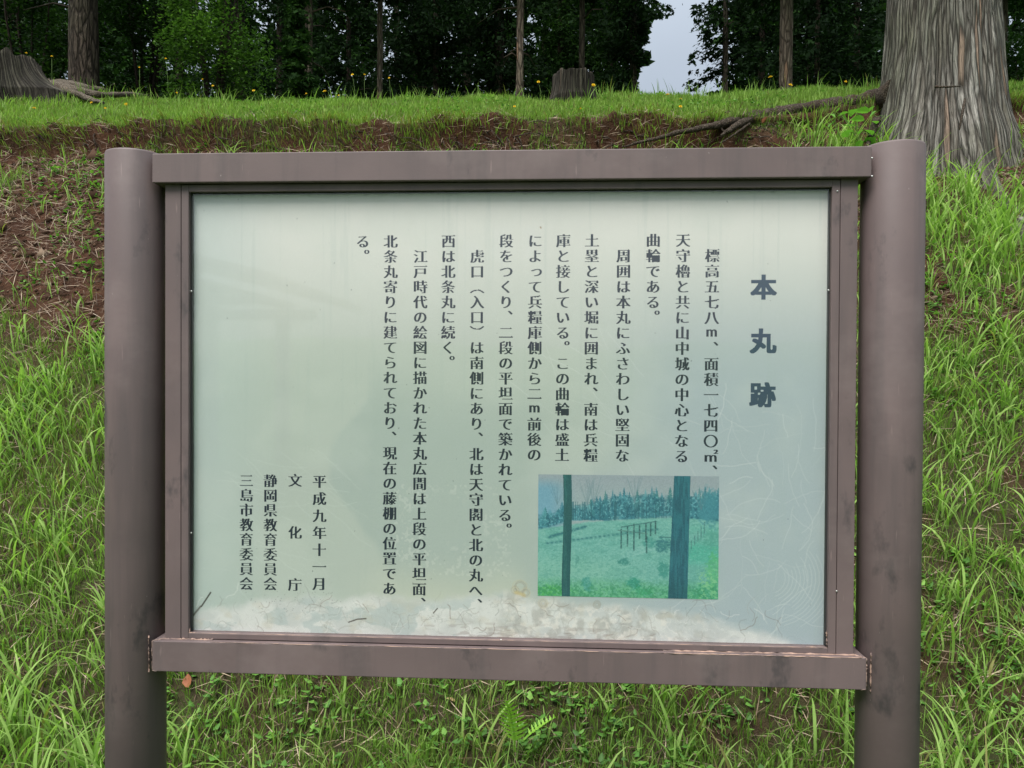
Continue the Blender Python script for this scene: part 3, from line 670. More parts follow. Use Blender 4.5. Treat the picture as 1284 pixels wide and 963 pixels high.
for (y0_, y1_, x0_, x1_) in ((88, 68, 12, 150), (80, 66, 14, 60)):        # rows of low shrubs
    for k in range(26):
        s = k / 25.; l2(np.exp(-((qx - (x0_ + (x1_ - x0_) * s)) / 2.2) ** 2 - ((qy - (y0_ + (y1_ - y0_) * s)) / 1.5) ** 2) * .8, (46, 108, 116))
for (cx_, cy_, a_, c_, c3) in ((109, 110, 10, 5, (58, 130, 122)), (122, 137, 10, 9, (40, 140, 118)), (62, 140, 7, 10, (70, 150, 140)), (158, 88, 13, 10, (44, 108, 116)), (140, 86, 9, 8, (72, 146, 140)), (158, 120, 8, 12, (60, 140, 130)), (50, 108, 3, 7, (88, 150, 140)), (135, 148, 12, 7, (60, 160, 110)), (212, 150, 20, 16, (70, 160, 118)), (222, 120, 12, 26, (88, 176, 120)), (20, 150, 26, 9, (84, 176, 88)), (218, 78, 14, 14, (88, 160, 145)), (215, 40, 16, 26, (70, 136, 148))):
    l2(sstep(1.1, .6, np.hypot((qx - cx_) / a_, (qy - cy_) / c_) + 1.1 * (n2(3, 3, int(cx_)) - .5)) * .8, c3)
def line2(x0_, y0_, x1_, y1_, w_, c, a=.85):
    L = (x1_ - x0_) ** 2 + (y1_ - y0_) ** 2; tt = np.clip(((qx - x0_) * (x1_ - x0_) + (qy - y0_) * (y1_ - y0_)) / L, 0, 1)
    l2(np.clip(1.3 - np.hypot(qx - x0_ - tt * (x1_ - x0_), qy - y0_ - tt * (y1_ - y0_)) / w_, 0, 1) * a, c)
for xx_, y0_, y1_ in ((105, 69, 93), (113, 66, 90), (121, 62, 95), (128, 64, 80), (136, 61, 84), (142, 60, 76), (148, 58, 74), (137, 78, 98)): line2(xx_, y0_, xx_, y1_, 1.1, (38, 74, 80))
line2(101, 70, 138, 74, .8, (80, 122, 118)); line2(105, 66, 149, 58, .8, (58, 100, 104)); line2(152, 78, 168, 78, .8, (58, 110, 112))
for k in range(5): line2(193 + k * 4, 92 - k * 5, 193 + k * 4, 82 - k * 6, .7, (70, 118, 120))
for (x0_, y0_) in ((70, 14), (62, 16), (122, 12), (205, 20), (24, 16)):    # bare winter trees against the sky
    for k in range(9): line2(x0_, y0_ + 22, x0_ + R2.uniform(-12, 12), y0_ - R2.uniform(0, 12), .45, (100, 130, 140), .35)
l2(g_ * sstep(.5, .66, n2(3, 1.6, 30, 5)) * .35, (84, 150, 140)); l2(g_ * sstep(.54, .7, n2(2.2, 1.3, 31, 5)) * .35, (150, 200, 184)); l2(sstep(128, 146, qy) * sstep(.45, .62, n2(2.2, 2.2, 32, 4)) * .55, (50, 132, 92)); l2(sstep(196, 206, qx) * sstep(110, 130, qy) * sstep(.5, .64, n2(2.4, 2.0, 33, 4)) * .6, (150, 205, 150))
l2((np.abs(qx - (36.5 + .9 * np.sin(qy / 30.))) < 5.3) * 1.0, (38, 88, 92)); l2((np.abs(qx - 34.4) < 2.2) * sstep(.4, .6, n2(2, 14, 14)) * .35, (60, 120, 116))
pw_ = np.abs(qx - (181 - qy * .03)) < (10.2 + .012 * qy)
l2(pw_ * 1.0, (36, 92, 108)); l2(pw_ * sstep(.4, .62, n2(1.6, 18, 15)) * .5, (54, 128, 138)); l2(pw_ * sstep(120, 150, qy) * .4, (28, 76, 84))
im2 = (im2 - .55) * 1.22 + .525; im2 = im2 * .82 + srgb((140, 168, 170)) * .18
im2 += (fbm(qx / 1.1, qy / 1.1, 16, 2)[..., None] - .5) * .07
uv_quad('printed_photograph', .0678, .4040, 1.0850, 1.3146, .0166, img_mat('printed_photograph', new_img('photo_print', np.clip(im2, 0, 1), PANEL_K * .92)), panel)

# ---- lettering: glyph shapes from Blender's own font, rasterised in memory, thickened across and thinned down to read as a Ming face
EM = 96
_gc = {}
def shift(a, dx, dy): return np.roll(np.roll(a, dy, 0), dx, 1)
def glyph(ch, wx, wy, serif=True):
    """bitmap of 1.5 em square, y down, baseline box centre at its centre"""
    key = (ch, wx, wy)
    if key in _gc: return _gc[key]
    cu = bpy.data.curves.new('g', 'FONT'); cu.body = ch; cu.size = 1.0; cu.resolution_u = 4
    o = bpy.data.objects.new('g', cu); COL.objects.link(o)
    dg = bpy.context.evaluated_depsgraph_get(); oe = o.evaluated_get(dg); me = oe.to_mesh(); me.calc_loop_triangles()
    Vv = np.array([v_.co[:2] for v_ in me.vertices]).reshape(-1, 2); T_ = [tuple(t_.vertices) for t_ in me.loop_triangles]
    oe.to_mesh_clear(); bpy.data.objects.remove(o); bpy.data.curves.remove(cu)
    G = int(EM * 1.5); a = np.zeros((G, G), bool)
    if ch == 'm':
        c_ = (Vv.min(0) + Vv.max(0)) / 2; Vv = (Vv - c_) * np.array([1.0, 1.12])
    else: Vv = Vv - np.array([.5, .38])
    if ch in '（）': Vv = np.stack([Vv[:, 1], -Vv[:, 0]], 1)
    if ch in '、。': Vv = Vv + np.array([.60, .62])
    if ch in 'っ': Vv = Vv + np.array([.08, .06])
    P = np.stack([Vv[:, 0] * EM + G / 2, G / 2 - Vv[:, 1] * EM], 1)
    for t_ in T_:
        p = P[list(t_)]; x0, y0 = np.floor(p.min(0)).astype(int); x1, y1 = np.ceil(p.max(0)).astype(int) + 1
        x0, y0 = max(x0, 0), max(y0, 0); X, Y = np.meshgrid(np.arange(x0, min(x1, G)) + .5, np.arange(y0, min(y1, G)) + .5)
        d = lambda q, r: (r[0] - q[0]) * (Y - q[1]) - (r[1] - q[1]) * (X - q[0])
        e0, e1, e2 = d(p[0], p[1]), d(p[1], p[2]), d(p[2], p[0])
        a[y0:y0 + Y.shape[0], x0:x0 + Y.shape[1]] |= ((e0 >= -.01) & (e1 >= -.01) & (e2 >= -.01)) | ((e0 <= .01) & (e1 <= .01) & (e2 <= .01))
    src = a.copy()
    kana = ord(ch) < 0x3100
    nx, ny = int(round(abs(wx) * EM)), int(round(abs(wy) * EM))
    if wy < 0:
        e = a.copy()
        for k in range(1, ny // 2 + 1): e &= shift(a, 0, k) & shift(a, 0, -k)
        a = e
    elif wy > 0:
        e = a.copy()
        for k in range(1, ny // 2 + 1): e |= shift(a, 0, k) | shift(a, 0, -k)
        a = e
    e = a.copy()
    for k in range(1, nx // 2 + 1): e |= shift(a, k, 0) | shift(a, -k, 0)
    a = e
    if serif and not kana and ch not in 'm㎡〇':
        L = int(.22 * EM); run = src.copy()
        for k in range(1, L): run &= shift(src, k, 0)              # ends of horizontal runs
        ends = run & ~shift(src, -1, 0)
        thick = shift(src, 0, 9) & shift(src, 0, -9)
        ys, xs = np.nonzero(ends & ~thick); used = []
        for y_, x_ in zip(ys, xs):
            if any(abs(y_ - b_) < 9 and abs(x_ - c_) < 9 for b_, c_ in used): continue
            used.append((y_, x_))
            for k in range(8):
                yy_ = y_ + 3 - k
                if 0 <= yy_ < G: a[yy_, max(0, x_ - 8 + k // 2 + 0):max(0, x_ + 5 - k)] = True
    _gc[key] = a.astype(np.float32); return _gc[key]
IS = 3.0; TW, TH = int(796 * IS), int(562 * IS)
ink = np.zeros((TH, TW), np.float32); ink2 = np.zeros((TH, TW), np.float32)
SX0, SX1, SZ0, SZ1 = -.6016, .6002, 1.0015, 1.8505
def stamp(dst, g, x_, z_, size):
    """draw glyph bitmap centred at sheet position (metres), bilinear"""
    ppm = TW / (SX1 - SX0); cx_ = (x_ - SX0) * ppm; cy_ = (SZ1 - z_) * (TH / (SZ1 - SZ0)); half = size * .75 * ppm
    ix = np.arange(int(cx_ - half), int(cx_ + half) + 1); iy = np.arange(int(cy_ - half), int(cy_ + half) + 1)
    acc = 0
    for oy in (.17, .5, .83):
        for ox in (.17, .5, .83):
            gx_ = np.clip(((ix + ox - cx_) / (size * ppm) * EM + g.shape[1] / 2).astype(int), 0, g.shape[1] - 1)
            gy_ = np.clip(((iy + oy - cy_) / (size * ppm) * EM + g.shape[0] / 2).astype(int), 0, g.shape[0] - 1)
            acc = acc + g[np.ix_(gy_, gx_)]
    dst[iy[0]:iy[-1] + 1, ix[0]:ix[-1] + 1] = np.maximum(dst[iy[0]:iy[-1] + 1, ix[0]:ix[-1] + 1], acc / 9)
def text_column(txt, x_, ztop, pitch, size, dst=None, wx=.095, wy=-.022, serif=True):
    for k, ch in enumerate(txt):
        if ch in ' 　': continue
        stamp(ink if dst is None else dst, glyph(ch, wx, wy, serif), x_, ztop - pitch * k, size)
Z0, PT, SZ = 1.7535, .02872, .0270
cols = [(.3880, '　標高五七八m、面積一七四〇㎡、'), (.3342, '天守櫓と共に山中城の中心となる'), (.2793, '曲輪である。'), (.2245, '　周囲は本丸にふさわしい堅固な'),
        (.1655, '土塁と深い堀に囲まれ、南は兵糧'), (.1120, '庫と接している。この曲輪は盛土'), (.0597, 'によって兵糧庫側から二m前後の'), (.0051, '段をつくり、二段の平坦面で築かれている。'),
        (-.0497, '　虎口（入口）は南側にあり、北は天守閣と北の丸へ、'), (-.1046, '西は北条丸に続く。'), (-.1576, '　江戸時代の絵図に描かれた本丸広間は上段の平坦面、'), (-.2149, '北条丸寄りに建てられており、現在の藤棚の位置であ'), (-.2685, 'る。')]
for x_, s in cols: text_column(s, x_, Z0, PT, SZ)
text_column('平成九年十一月', -.3506, 1.2955, .0327, .0270)
text_column('文化庁', -.3980, 1.2972, .1001, .0270)
text_column('静岡県教育委員会', -.4462, 1.2958, .02835, .0270)
text_column('三島市教育委員会', -.4932, 1.2955, .02835, .0270)
text_column('本丸跡', .4822, 1.6663, 0.0996, .0475, ink2, .09, .06, False)
mask = np.zeros((TH, TW, 4), np.float32); mask[..., 0] = ink; mask[..., 1] = ink2; mask[..., 3] = 1
im_ = bpy.data.images.new('ink_print', TW, TH, alpha=False, float_buffer=False); im_.colorspace_settings.name = 'Non-Color'
im_.pixels.foreach_set(mask[::-1].ravel()); im_.update(); im_.pack()
pm = panel.data.materials[0]; t = pm.node_tree; b = t.nodes['Principled BSDF']
ti = t.nodes.new('ShaderNodeTexImage'); ti.image = im_; ti.extension = 'EXTEND'; sp_ = t.nodes.new('ShaderNodeSeparateColor'); t.links.new(ti.outputs[0], sp_.inputs[0])
base_ = b.inputs['Base Color'].links[0].from_socket
c = mixc(t, sp_.outputs[0], base_, (.006, .012, .030)); c = mixc(t, sp_.outputs[1], c, (.020, .048, .090)); t.links.new(c, b.inputs['Base Color'])

# ---- glass pane, faintly hazed by dried damp
M_glass = bpy.data.materials.new('hazed_glass'); M_glass.use_nodes = True; t = M_glass.node_tree; t.nodes.clear()
o_ = t.nodes.new('ShaderNodeOutputMaterial'); tr = t.nodes.new('ShaderNodeBsdfTransparent'); tr.inputs[0].default_value = (.985, .985, .985, 1)
gl_ = t.nodes.new('ShaderNodeBsdfGlossy'); gl_.inputs['Roughness'].default_value = .035; fr = t.nodes.new('ShaderNodeFresnel'); fr.inputs['IOR'].default_value = 1.52; geo_ = t.nodes.new('ShaderNodeNewGeometry')
df = t.nodes.new('ShaderNodeBsdfDiffuse'); df.inputs[0].default_value = (.50, .55, .53, 1)
v = objco(t); sx_ = t.nodes.new('ShaderNodeSeparateXYZ'); t.links.new(v, sx_.inputs[0])
film = rng_map(t, sx_.outputs['Z'], 1.35, 1.85, .02, .09)
mm = N(t, 'ShaderNodeMath', operation='MULTIPLY'); t.links.new(film, mm.inputs[0]); t.links.new(rng_map(t, noise(t, v, 5, 5), .3, .7, .6, 1.3), mm.inputs[1])
bf_ = N(t, 'ShaderNodeMath', operation='SUBTRACT'); bf_.inputs[0].default_value = 1.0; g2_ = t.nodes.new('ShaderNodeNewGeometry'); t.links.new(g2_.outputs['Backfacing'], bf_.inputs[1]); mf_ = N(t, 'ShaderNodeMath', operation='MULTIPLY'); t.links.new(mm.outputs[0], mf_.inputs[0]); t.links.new(bf_.outputs[0], mf_.inputs[1])
m1 = t.nodes.new('ShaderNodeMixShader'); t.links.new(mf_.outputs[0], m1.inputs[0]); t.links.new(tr.outputs[0], m1.inputs[1]); t.links.new(df.outputs[0], m1.inputs[2])
m2 = t.nodes.new('ShaderNodeMixShader'); inv_ = N(t, 'ShaderNodeMath', operation='SUBTRACT'); inv_.inputs[0].default_value = 1.75; t.links.new(geo_.outputs['Backfacing'], inv_.inputs[1]); cl_ = N(t, 'ShaderNodeMath', operation='COMPARE'); cl_.inputs[1].default_value = 1.75; cl_.inputs[2].default_value = .5; t.links.new(inv_.outputs[0], cl_.inputs[0]); f2_ = N(t, 'ShaderNodeMath', operation='MULTIPLY'); f3_ = N(t, 'ShaderNodeMath', operation='MULTIPLY'); f3_.inputs[1].default_value = 1.75; t.links.new(fr.outputs[0], f3_.inputs[0]); t.links.new(f3_.outputs[0], f2_.inputs[0]); t.links.new(cl_.outputs[0], f2_.inputs[1]); t.links.new(f2_.outputs[0], m2.inputs[0]); t.links.new(m1.outputs[0], m2.inputs[1]); t.links.new(gl_.outputs[0], m2.inputs[2])
t.links.new(m2.outputs[0], o_.inputs['Surface'])
MB().box(-.5989, .5989, .0085, .0115, 1.0048, 1.8459).build('glass_pane', M_glass, sign)


# ------------------------------------------------------------------ trees
def ridged_trunk(name, cx, cy, zs, rfun, n, mat_, parent, amp=.012, cells=60, lean=(0, 0), zoff=0.0, top=None, zcell=.33, smooth=True, dense=False):
    """closed bark surface with real furrows; rfun(theta, z) gives the radius"""
    zs = np.asarray(zs, float); th = np.linspace(0, 2 * np.pi, n, endpoint=False)
    if dense:   # finer on the side that faces the path
        th = np.concatenate([np.linspace(0, np.pi, n // 6, endpoint=False), np.linspace(np.pi, 2 * np.pi, n - n // 6, endpoint=False)])
    T, Z = np.meshgrid(th, zs); R_0 = rfun(T, Z)
    u = T / (2 * np.pi)
    warp = .9 * (vn(u * 12, Z * 1.1, 101, 12) - .5) + .35 * (vn(u * 30, Z * 3, 102, 30) - .5)
    a = vn(u * cells + warp * 2, Z / zcell, 103, cells); bq = vn(u * cells * 2 + warp * 3, Z / (zcell * .6), 104, cells * 2); cq = vn(u * cells * 4 + warp * 5, Z / (zcell * .45), 105, cells * 4)
    cr_ = np.minimum(np.abs(2 * a - 1) * 1.5, 1) ** .7; cr2 = np.minimum(np.abs(2 * bq - 1) * 1.6, 1) ** .7; cr3 = np.minimum(np.abs(2 * cq - 1) * 1.6, 1)
    hgt_ = .62 * cr_ + .30 * cr2 + .08 * cr3; strip_ = sstep(.3, .7, vn(u * cells * 1.0 + warp * 2 + .5, Z / (zcell * .8), 109, cells))
    R_1 = R_0 + amp * 1.5 * (hgt_ - .5) + amp * 1.0 * (vn(u * 14, Z * 1.6, 106, 14) - .5)
    if top is not None: Zt = Z + np.where(np.arange(len(zs))[:, None] == len(zs) - 1, top * (vn(u * 26, Z * 0, 107, 26) - .5) + top * .6 * (vn(u * 6, Z * 0, 108, 6) - .5), 0)
    else: Zt = Z
    X = cx + lean[0] * (Z - zs[0]) + R_1 * np.cos(T); Y = cy + lean[1] * (Z - zs[0]) + R_1 * np.sin(T)
    V = np.stack([X, Y, Zt], -1).reshape(-1, 3); m_ = len(zs)
    if top is not None:      # close with two inner rings
        k = V[-n:].copy(); c_ = k.mean(0)
        for s_, dz in ((.8, -.012), (.4, -.03), (.0, -.035)): V = np.concatenate([V, c_ * np.array([1, 1, 0]) + (k - c_) * np.array([s_, s_, .5]) + np.array([0, 0, c_[2] + dz])]); m_ += 1
    i = (np.arange(n)[None, :] + n * np.arange(m_ - 1)[:, None]).ravel(); j = ((np.arange(n)[None, :] + 1) % n + n * np.arange(m_ - 1)[:, None]).ravel()
    Fq = np.stack([i, j, j + n, i + n], -1)
    return link(name, mesh_np(name, V, Fq, [mat_], smooth, {'around': np.concatenate([(np.mod(T - np.pi / 2, 2 * np.pi) * float(np.median(R_0))).ravel(), np.zeros(len(V) - hgt_.size)]), 'upward': np.concatenate([Z.ravel(), np.full(len(V) - hgt_.size, Z.max())]), 'ridge': np.concatenate([hgt_.ravel(), np.full(len(V) - hgt_.size, .5)]), 'strip': np.concatenate([strip_.ravel(), np.full(len(V) - hgt_.size, .5)])}), parent)

def needle_crown(name, base, H, z0, z1, rad, nbr, mat_, parent, seed, leaf=(.075, .026), per=9, quads=11, droop=.35, xcut=None, dark=0.0, spread=.17, zvis=8.5):
    """cedar / cypress crown: drooping branches carrying sprays of small leaf faces round a few coarser inner ones"""
    g = np.random.default_rng(seed)
    zvis = max(zvis, z0 + .5); nlow = int(nbr * .8); zb = np.concatenate([g.uniform(z0, min(z1, zvis), nlow), g.uniform(min(z1, zvis), max(z1, zvis), nbr - nlow)])
    az = g.uniform(0, 2 * np.pi, nbr); front = np.sin(az) < .35
    L = rad * np.clip(1 - (zb - z0) / (H - z0 + 1e-6), .12, 1) ** .6 * g.uniform(.5, 1.15, nbr)
    P = []; D = []; S = []
    for k in range(nbr):
        q = np.linspace(.15, 1, per) + g.uniform(-.05, .05, per)
        x = base[0] + np.cos(az[k]) * L[k] * q; y = base[1] + np.sin(az[k]) * L[k] * q
        z = zb[k] + L[k] * (.22 * q - droop * q ** 2.2)
        P.append(np.stack([x, y, z], -1)); D.append(np.tile([math.cos(az[k]), math.sin(az[k]), -.35], (per, 1))); S.append(np.full(per, zb[k] > zvis))
    P = np.concatenate(P); D = np.concatenate(D); S = np.concatenate(S)
    P += g.normal(0, spread * .7, P.shape) * np.array([1, 1, .6])
    def faces(P_, D_, n1, lf, sp):
        n = len(P_) * n1
        c = np.repeat(P_, n1, 0) + g.normal(0, sp, (n, 3)) * np.array([1, 1, .5]); d = np.repeat(D_, n1, 0) + g.normal(0, .6, (n, 3)); d /= np.linalg.norm(d, axis=1, keepdims=True)
        w = np.cross(d, g.normal(0, 1, (n, 3))); w /= np.linalg.norm(w, axis=1, keepdims=True)
        l = (lf[0] * g.uniform(.6, 1.4, n))[:, None]; ww = (lf[1] * g.uniform(.7, 1.5, n))[:, None]
        return np.stack([c - d * l * .5, c + w * ww * .5, c + d * l * .6, c - w * ww * .5], 1), np.repeat(g.random(len(P_)), n1) * .55 + .45 * g.random(n)
    lo = ~S
    A1, t1 = faces(P[lo], D[lo], quads, leaf, spread * .85)
    A2, t2 = faces(P[lo], D[lo], 4, (leaf[0] * 1.7, leaf[1] * 2.6), spread * .5)
    A3, t3 = faces(P[S], D[S], 3, (leaf[0] * 3.2, leaf[1] * 3.2), spread) if S.any() else (A1[:0], t1[:0])
    Q = np.concatenate([A1, A2, A3]); tt = np.concatenate([t1, t2, t3])
    if xcut is not None:
        c = Q.mean(1); k = xcut(c[:, 0], c[:, 1], c[:, 2]); Q, tt = Q[k], tt[k]
    n = len(Q)
    return link(name, mesh_np(name, Q.reshape(-1, 3), np.arange(n * 4).reshape(-1, 4), [mat_], False, {'tint': np.repeat(np.clip(tt - dark, 0, 1), 4)}), parent)

def conifer_tree(px, t_, dpx, rad, H, zlow, label, nbr=90, barkm=None, needlem=None, lean=0.0, seed=1, dead=4, xcut=None, **kw):
    x, y, z = px2w(px, t_); r0 = dpx / F0 * t_ * .5
    if zlow >= 2.5: zlow = max(zlow, 1.5 + .50 * t_ - z)
    T = empty('cedar_tree', (x, y, z), label, 'tree', 'cedars of the wood behind the crest')
    zs = np.linspace(-.3, H * .93, 34)
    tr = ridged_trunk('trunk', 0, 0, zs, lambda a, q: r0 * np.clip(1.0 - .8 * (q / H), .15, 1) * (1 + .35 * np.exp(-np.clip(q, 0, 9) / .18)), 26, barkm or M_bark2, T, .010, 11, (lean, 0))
    q = MB(); R3 = random.Random(seed)
    for k in range(dead + 6):   # bare dead branch stubs and limbs
        zz = R3.uniform(zlow * .4, H * .8); an = R3.uniform(0, 6.28); l_ = R3.uniform(.3, 1.0) * rad * (.35 if xcut is not None else 1)
        q.tube([(lean * zz, 0, zz), (lean * zz + math.cos(an) * l_ * .5, math.sin(an) * l_ * .5, zz + .08), (lean * zz + math.cos(an) * l_, math.sin(an) * l_, zz - .05 * l_)], [.022, .013, .005], 4)
    q.build('branch', barkm or M_bark2, T, True)['kind'] = 'stuff'
    cut = None if xcut is None else (lambda a, b_, c_: xcut(a + x, b_ + y, c_ + z))
    kw.setdefault('zvis', 1.5 + .52 * t_ - z + .6)
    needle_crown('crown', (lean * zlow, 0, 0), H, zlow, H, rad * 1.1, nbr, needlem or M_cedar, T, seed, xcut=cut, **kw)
    return T
def pxof(x, y, z):
    d = np.stack([x - CAM[0], y - CAM[1], z - CAM[2]], -1); w = d @ FWD
    return W0 / 2 + F0 * (d @ RGT) / w, H0 / 2 - F0 * (d @ UPV) / w

A = conifer_tree
def crest(px, back=0.0):
    ts = np.linspace(6, 10.5, 300); q_ = np.array([px2w(px, a_) for a_ in ts]); k = int(np.argmax((q_[:, 2] - 1.5) / ts)); t_ = ts[k] + back
    return px2w(px, t_), t_
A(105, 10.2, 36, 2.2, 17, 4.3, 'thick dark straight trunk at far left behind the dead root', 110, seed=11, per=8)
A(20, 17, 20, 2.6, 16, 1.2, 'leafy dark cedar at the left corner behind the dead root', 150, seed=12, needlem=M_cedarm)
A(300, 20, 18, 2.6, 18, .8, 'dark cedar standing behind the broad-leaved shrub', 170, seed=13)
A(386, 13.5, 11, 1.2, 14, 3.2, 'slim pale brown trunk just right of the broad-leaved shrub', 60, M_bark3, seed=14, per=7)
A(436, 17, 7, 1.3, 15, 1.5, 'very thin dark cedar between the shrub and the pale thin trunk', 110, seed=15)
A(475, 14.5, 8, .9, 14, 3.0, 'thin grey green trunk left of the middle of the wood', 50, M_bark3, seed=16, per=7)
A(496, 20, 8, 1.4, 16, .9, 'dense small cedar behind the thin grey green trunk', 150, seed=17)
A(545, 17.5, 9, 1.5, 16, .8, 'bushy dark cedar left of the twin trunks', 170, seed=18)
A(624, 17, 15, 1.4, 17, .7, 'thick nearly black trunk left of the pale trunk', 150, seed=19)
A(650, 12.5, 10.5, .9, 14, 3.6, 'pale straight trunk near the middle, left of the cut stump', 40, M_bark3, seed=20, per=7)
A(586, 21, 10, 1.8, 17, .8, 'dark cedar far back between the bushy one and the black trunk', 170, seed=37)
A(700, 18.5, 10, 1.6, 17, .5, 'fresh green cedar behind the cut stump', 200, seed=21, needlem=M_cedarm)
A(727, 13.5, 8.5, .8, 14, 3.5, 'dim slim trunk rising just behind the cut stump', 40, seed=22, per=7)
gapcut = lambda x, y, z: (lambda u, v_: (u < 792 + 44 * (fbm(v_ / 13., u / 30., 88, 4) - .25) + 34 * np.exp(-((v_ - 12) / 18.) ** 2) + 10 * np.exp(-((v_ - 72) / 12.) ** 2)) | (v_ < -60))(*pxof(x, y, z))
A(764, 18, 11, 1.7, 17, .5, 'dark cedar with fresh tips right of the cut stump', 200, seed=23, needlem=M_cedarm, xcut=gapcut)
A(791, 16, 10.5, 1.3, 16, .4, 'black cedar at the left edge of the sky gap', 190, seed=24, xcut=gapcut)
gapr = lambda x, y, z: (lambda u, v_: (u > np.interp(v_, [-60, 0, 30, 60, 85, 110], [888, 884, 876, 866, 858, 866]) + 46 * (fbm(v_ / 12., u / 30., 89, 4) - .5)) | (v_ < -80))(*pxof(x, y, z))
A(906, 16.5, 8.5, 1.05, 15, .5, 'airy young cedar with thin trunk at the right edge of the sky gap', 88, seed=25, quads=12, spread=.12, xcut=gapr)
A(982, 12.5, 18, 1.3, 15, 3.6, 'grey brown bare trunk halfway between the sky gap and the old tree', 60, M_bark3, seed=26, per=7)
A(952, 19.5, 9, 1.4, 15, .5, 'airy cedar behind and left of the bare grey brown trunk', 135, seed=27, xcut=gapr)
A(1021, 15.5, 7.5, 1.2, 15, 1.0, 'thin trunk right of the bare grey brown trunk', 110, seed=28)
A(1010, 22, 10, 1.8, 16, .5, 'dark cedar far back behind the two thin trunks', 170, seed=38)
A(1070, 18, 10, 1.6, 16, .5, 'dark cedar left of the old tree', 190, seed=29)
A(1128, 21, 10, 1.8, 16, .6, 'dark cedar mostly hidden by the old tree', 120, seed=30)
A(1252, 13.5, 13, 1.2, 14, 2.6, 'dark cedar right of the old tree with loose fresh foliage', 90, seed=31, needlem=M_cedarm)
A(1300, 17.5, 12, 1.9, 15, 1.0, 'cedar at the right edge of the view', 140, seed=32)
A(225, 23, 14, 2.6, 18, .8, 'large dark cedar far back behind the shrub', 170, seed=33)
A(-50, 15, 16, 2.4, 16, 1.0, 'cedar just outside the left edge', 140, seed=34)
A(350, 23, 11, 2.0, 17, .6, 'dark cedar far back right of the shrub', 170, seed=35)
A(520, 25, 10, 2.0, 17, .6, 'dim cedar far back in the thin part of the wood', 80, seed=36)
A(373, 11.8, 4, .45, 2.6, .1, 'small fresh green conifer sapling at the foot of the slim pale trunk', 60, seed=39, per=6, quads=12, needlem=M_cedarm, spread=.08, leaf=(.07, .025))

kf = 0
for row, (t_, step) in enumerate(((29, 84), (36, 74))):
    px_ = -60 + row * 30
    while px_ < 1340:
        if not (782 < px_ < 905) and not (430 < px_ < 520 and row == 0):
            T = conifer_tree(px_, t_ + (kf * 37 % 5) * .6, 9, 2.3, 21, .3, 'dim far cedar deep in the wood, seen between nearer trunks', 105, seed=300 + kf, per=7, quads=5, leaf=(.24, .10), spread=.34, dead=0, xcut=gapcut if px_ < 800 else gapr, needlem=M_cedarm)  # lighter needle colour paints the haze of distance into these far crowns
            T['group'] = 'dim far cedars deep in the wood'; kf += 1
        px_ += step + (kf * 53 % 17)

# broad-leaved shrubs at the left
def shrub(px, t_, wpx, H, nleaf, label, m_, ln, seed, stems=7, nclump=70, z0=.25):
    x, y, z = px2w(px, t_); T = empty('leafy_shrub', (x, y, z), label, 'shrub'); g = np.random.default_rng(seed); R4 = random.Random(seed)
    rw = wpx / F0 * t_ * .5
    q = MB()
    for k in range(stems):
        an = R4.uniform(0, 6.28); l_ = R4.uniform(.25, .8) * rw
        q.tube([(math.cos(an) * .08, math.sin(an) * .08, -.1), (math.cos(an) * l_ * .3, math.sin(an) * l_ * .3, H * .3), (math.cos(an) * l_ * .8, math.sin(an) * l_ * .8, H * .65), (math.cos(an) * l_, math.sin(an) * l_, H * .95)], [.035, .026, .014, .004], 5)
    q.build('stems', M_bark2, T, True)
    cc = []
    while len(cc) < nclump:
        p = g.uniform(-1, 1, 3)
        if np.linalg.norm(p * np.array([1, 1, .8])) < 1.05: cc.append(p * np.array([rw, rw * .8, H * .5]) + np.array([0, 0, H * .5 + z0]))
    cc = np.array(cc); rr = g.uniform(.16, .36, nclump)
    idx = g.integers(0, nclump, nleaf); dv = g.normal(0, 1, (nleaf, 3)); dv /= np.linalg.norm(dv, axis=1, keepdims=True)
    pos = cc[idx] + dv * (rr[idx] * g.random(nleaf) ** .35)[:, None]
    L = g.uniform(*ln, nleaf)
    V, Fq, tt = leaf_shapes(nleaf, pos, .3, L, L * .55, np.clip(.5 * g.random(nleaf) + .5 * g.random(nclump)[idx], 0, 1), (.6, 2.2))
    link('foliage', mesh_np('foliage', V, Fq, [m_], True, {'tint': tt}), T)
    return T
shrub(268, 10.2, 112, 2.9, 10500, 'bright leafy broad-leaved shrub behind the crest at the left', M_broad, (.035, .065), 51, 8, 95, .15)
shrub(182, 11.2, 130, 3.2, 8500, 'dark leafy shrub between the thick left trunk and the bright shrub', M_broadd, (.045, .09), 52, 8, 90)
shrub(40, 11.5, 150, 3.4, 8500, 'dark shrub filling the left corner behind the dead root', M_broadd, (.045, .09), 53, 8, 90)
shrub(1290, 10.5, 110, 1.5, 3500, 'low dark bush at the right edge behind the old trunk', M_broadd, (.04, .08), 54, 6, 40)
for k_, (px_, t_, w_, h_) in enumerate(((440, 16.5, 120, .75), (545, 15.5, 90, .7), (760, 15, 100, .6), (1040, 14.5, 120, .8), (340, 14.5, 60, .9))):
    shrub(px_, t_, w_, h_, 2200, ('low dark undergrowth at the foot of the very thin cedar', 'low dark undergrowth left of the nearly black trunk', 'low dark undergrowth right of the cut stump', 'low dark undergrowth left of the old tree', 'low dark undergrowth right of the bright shrub')[k_], M_broadd, (.04, .09), 60 + k_, 5, 30, .05)

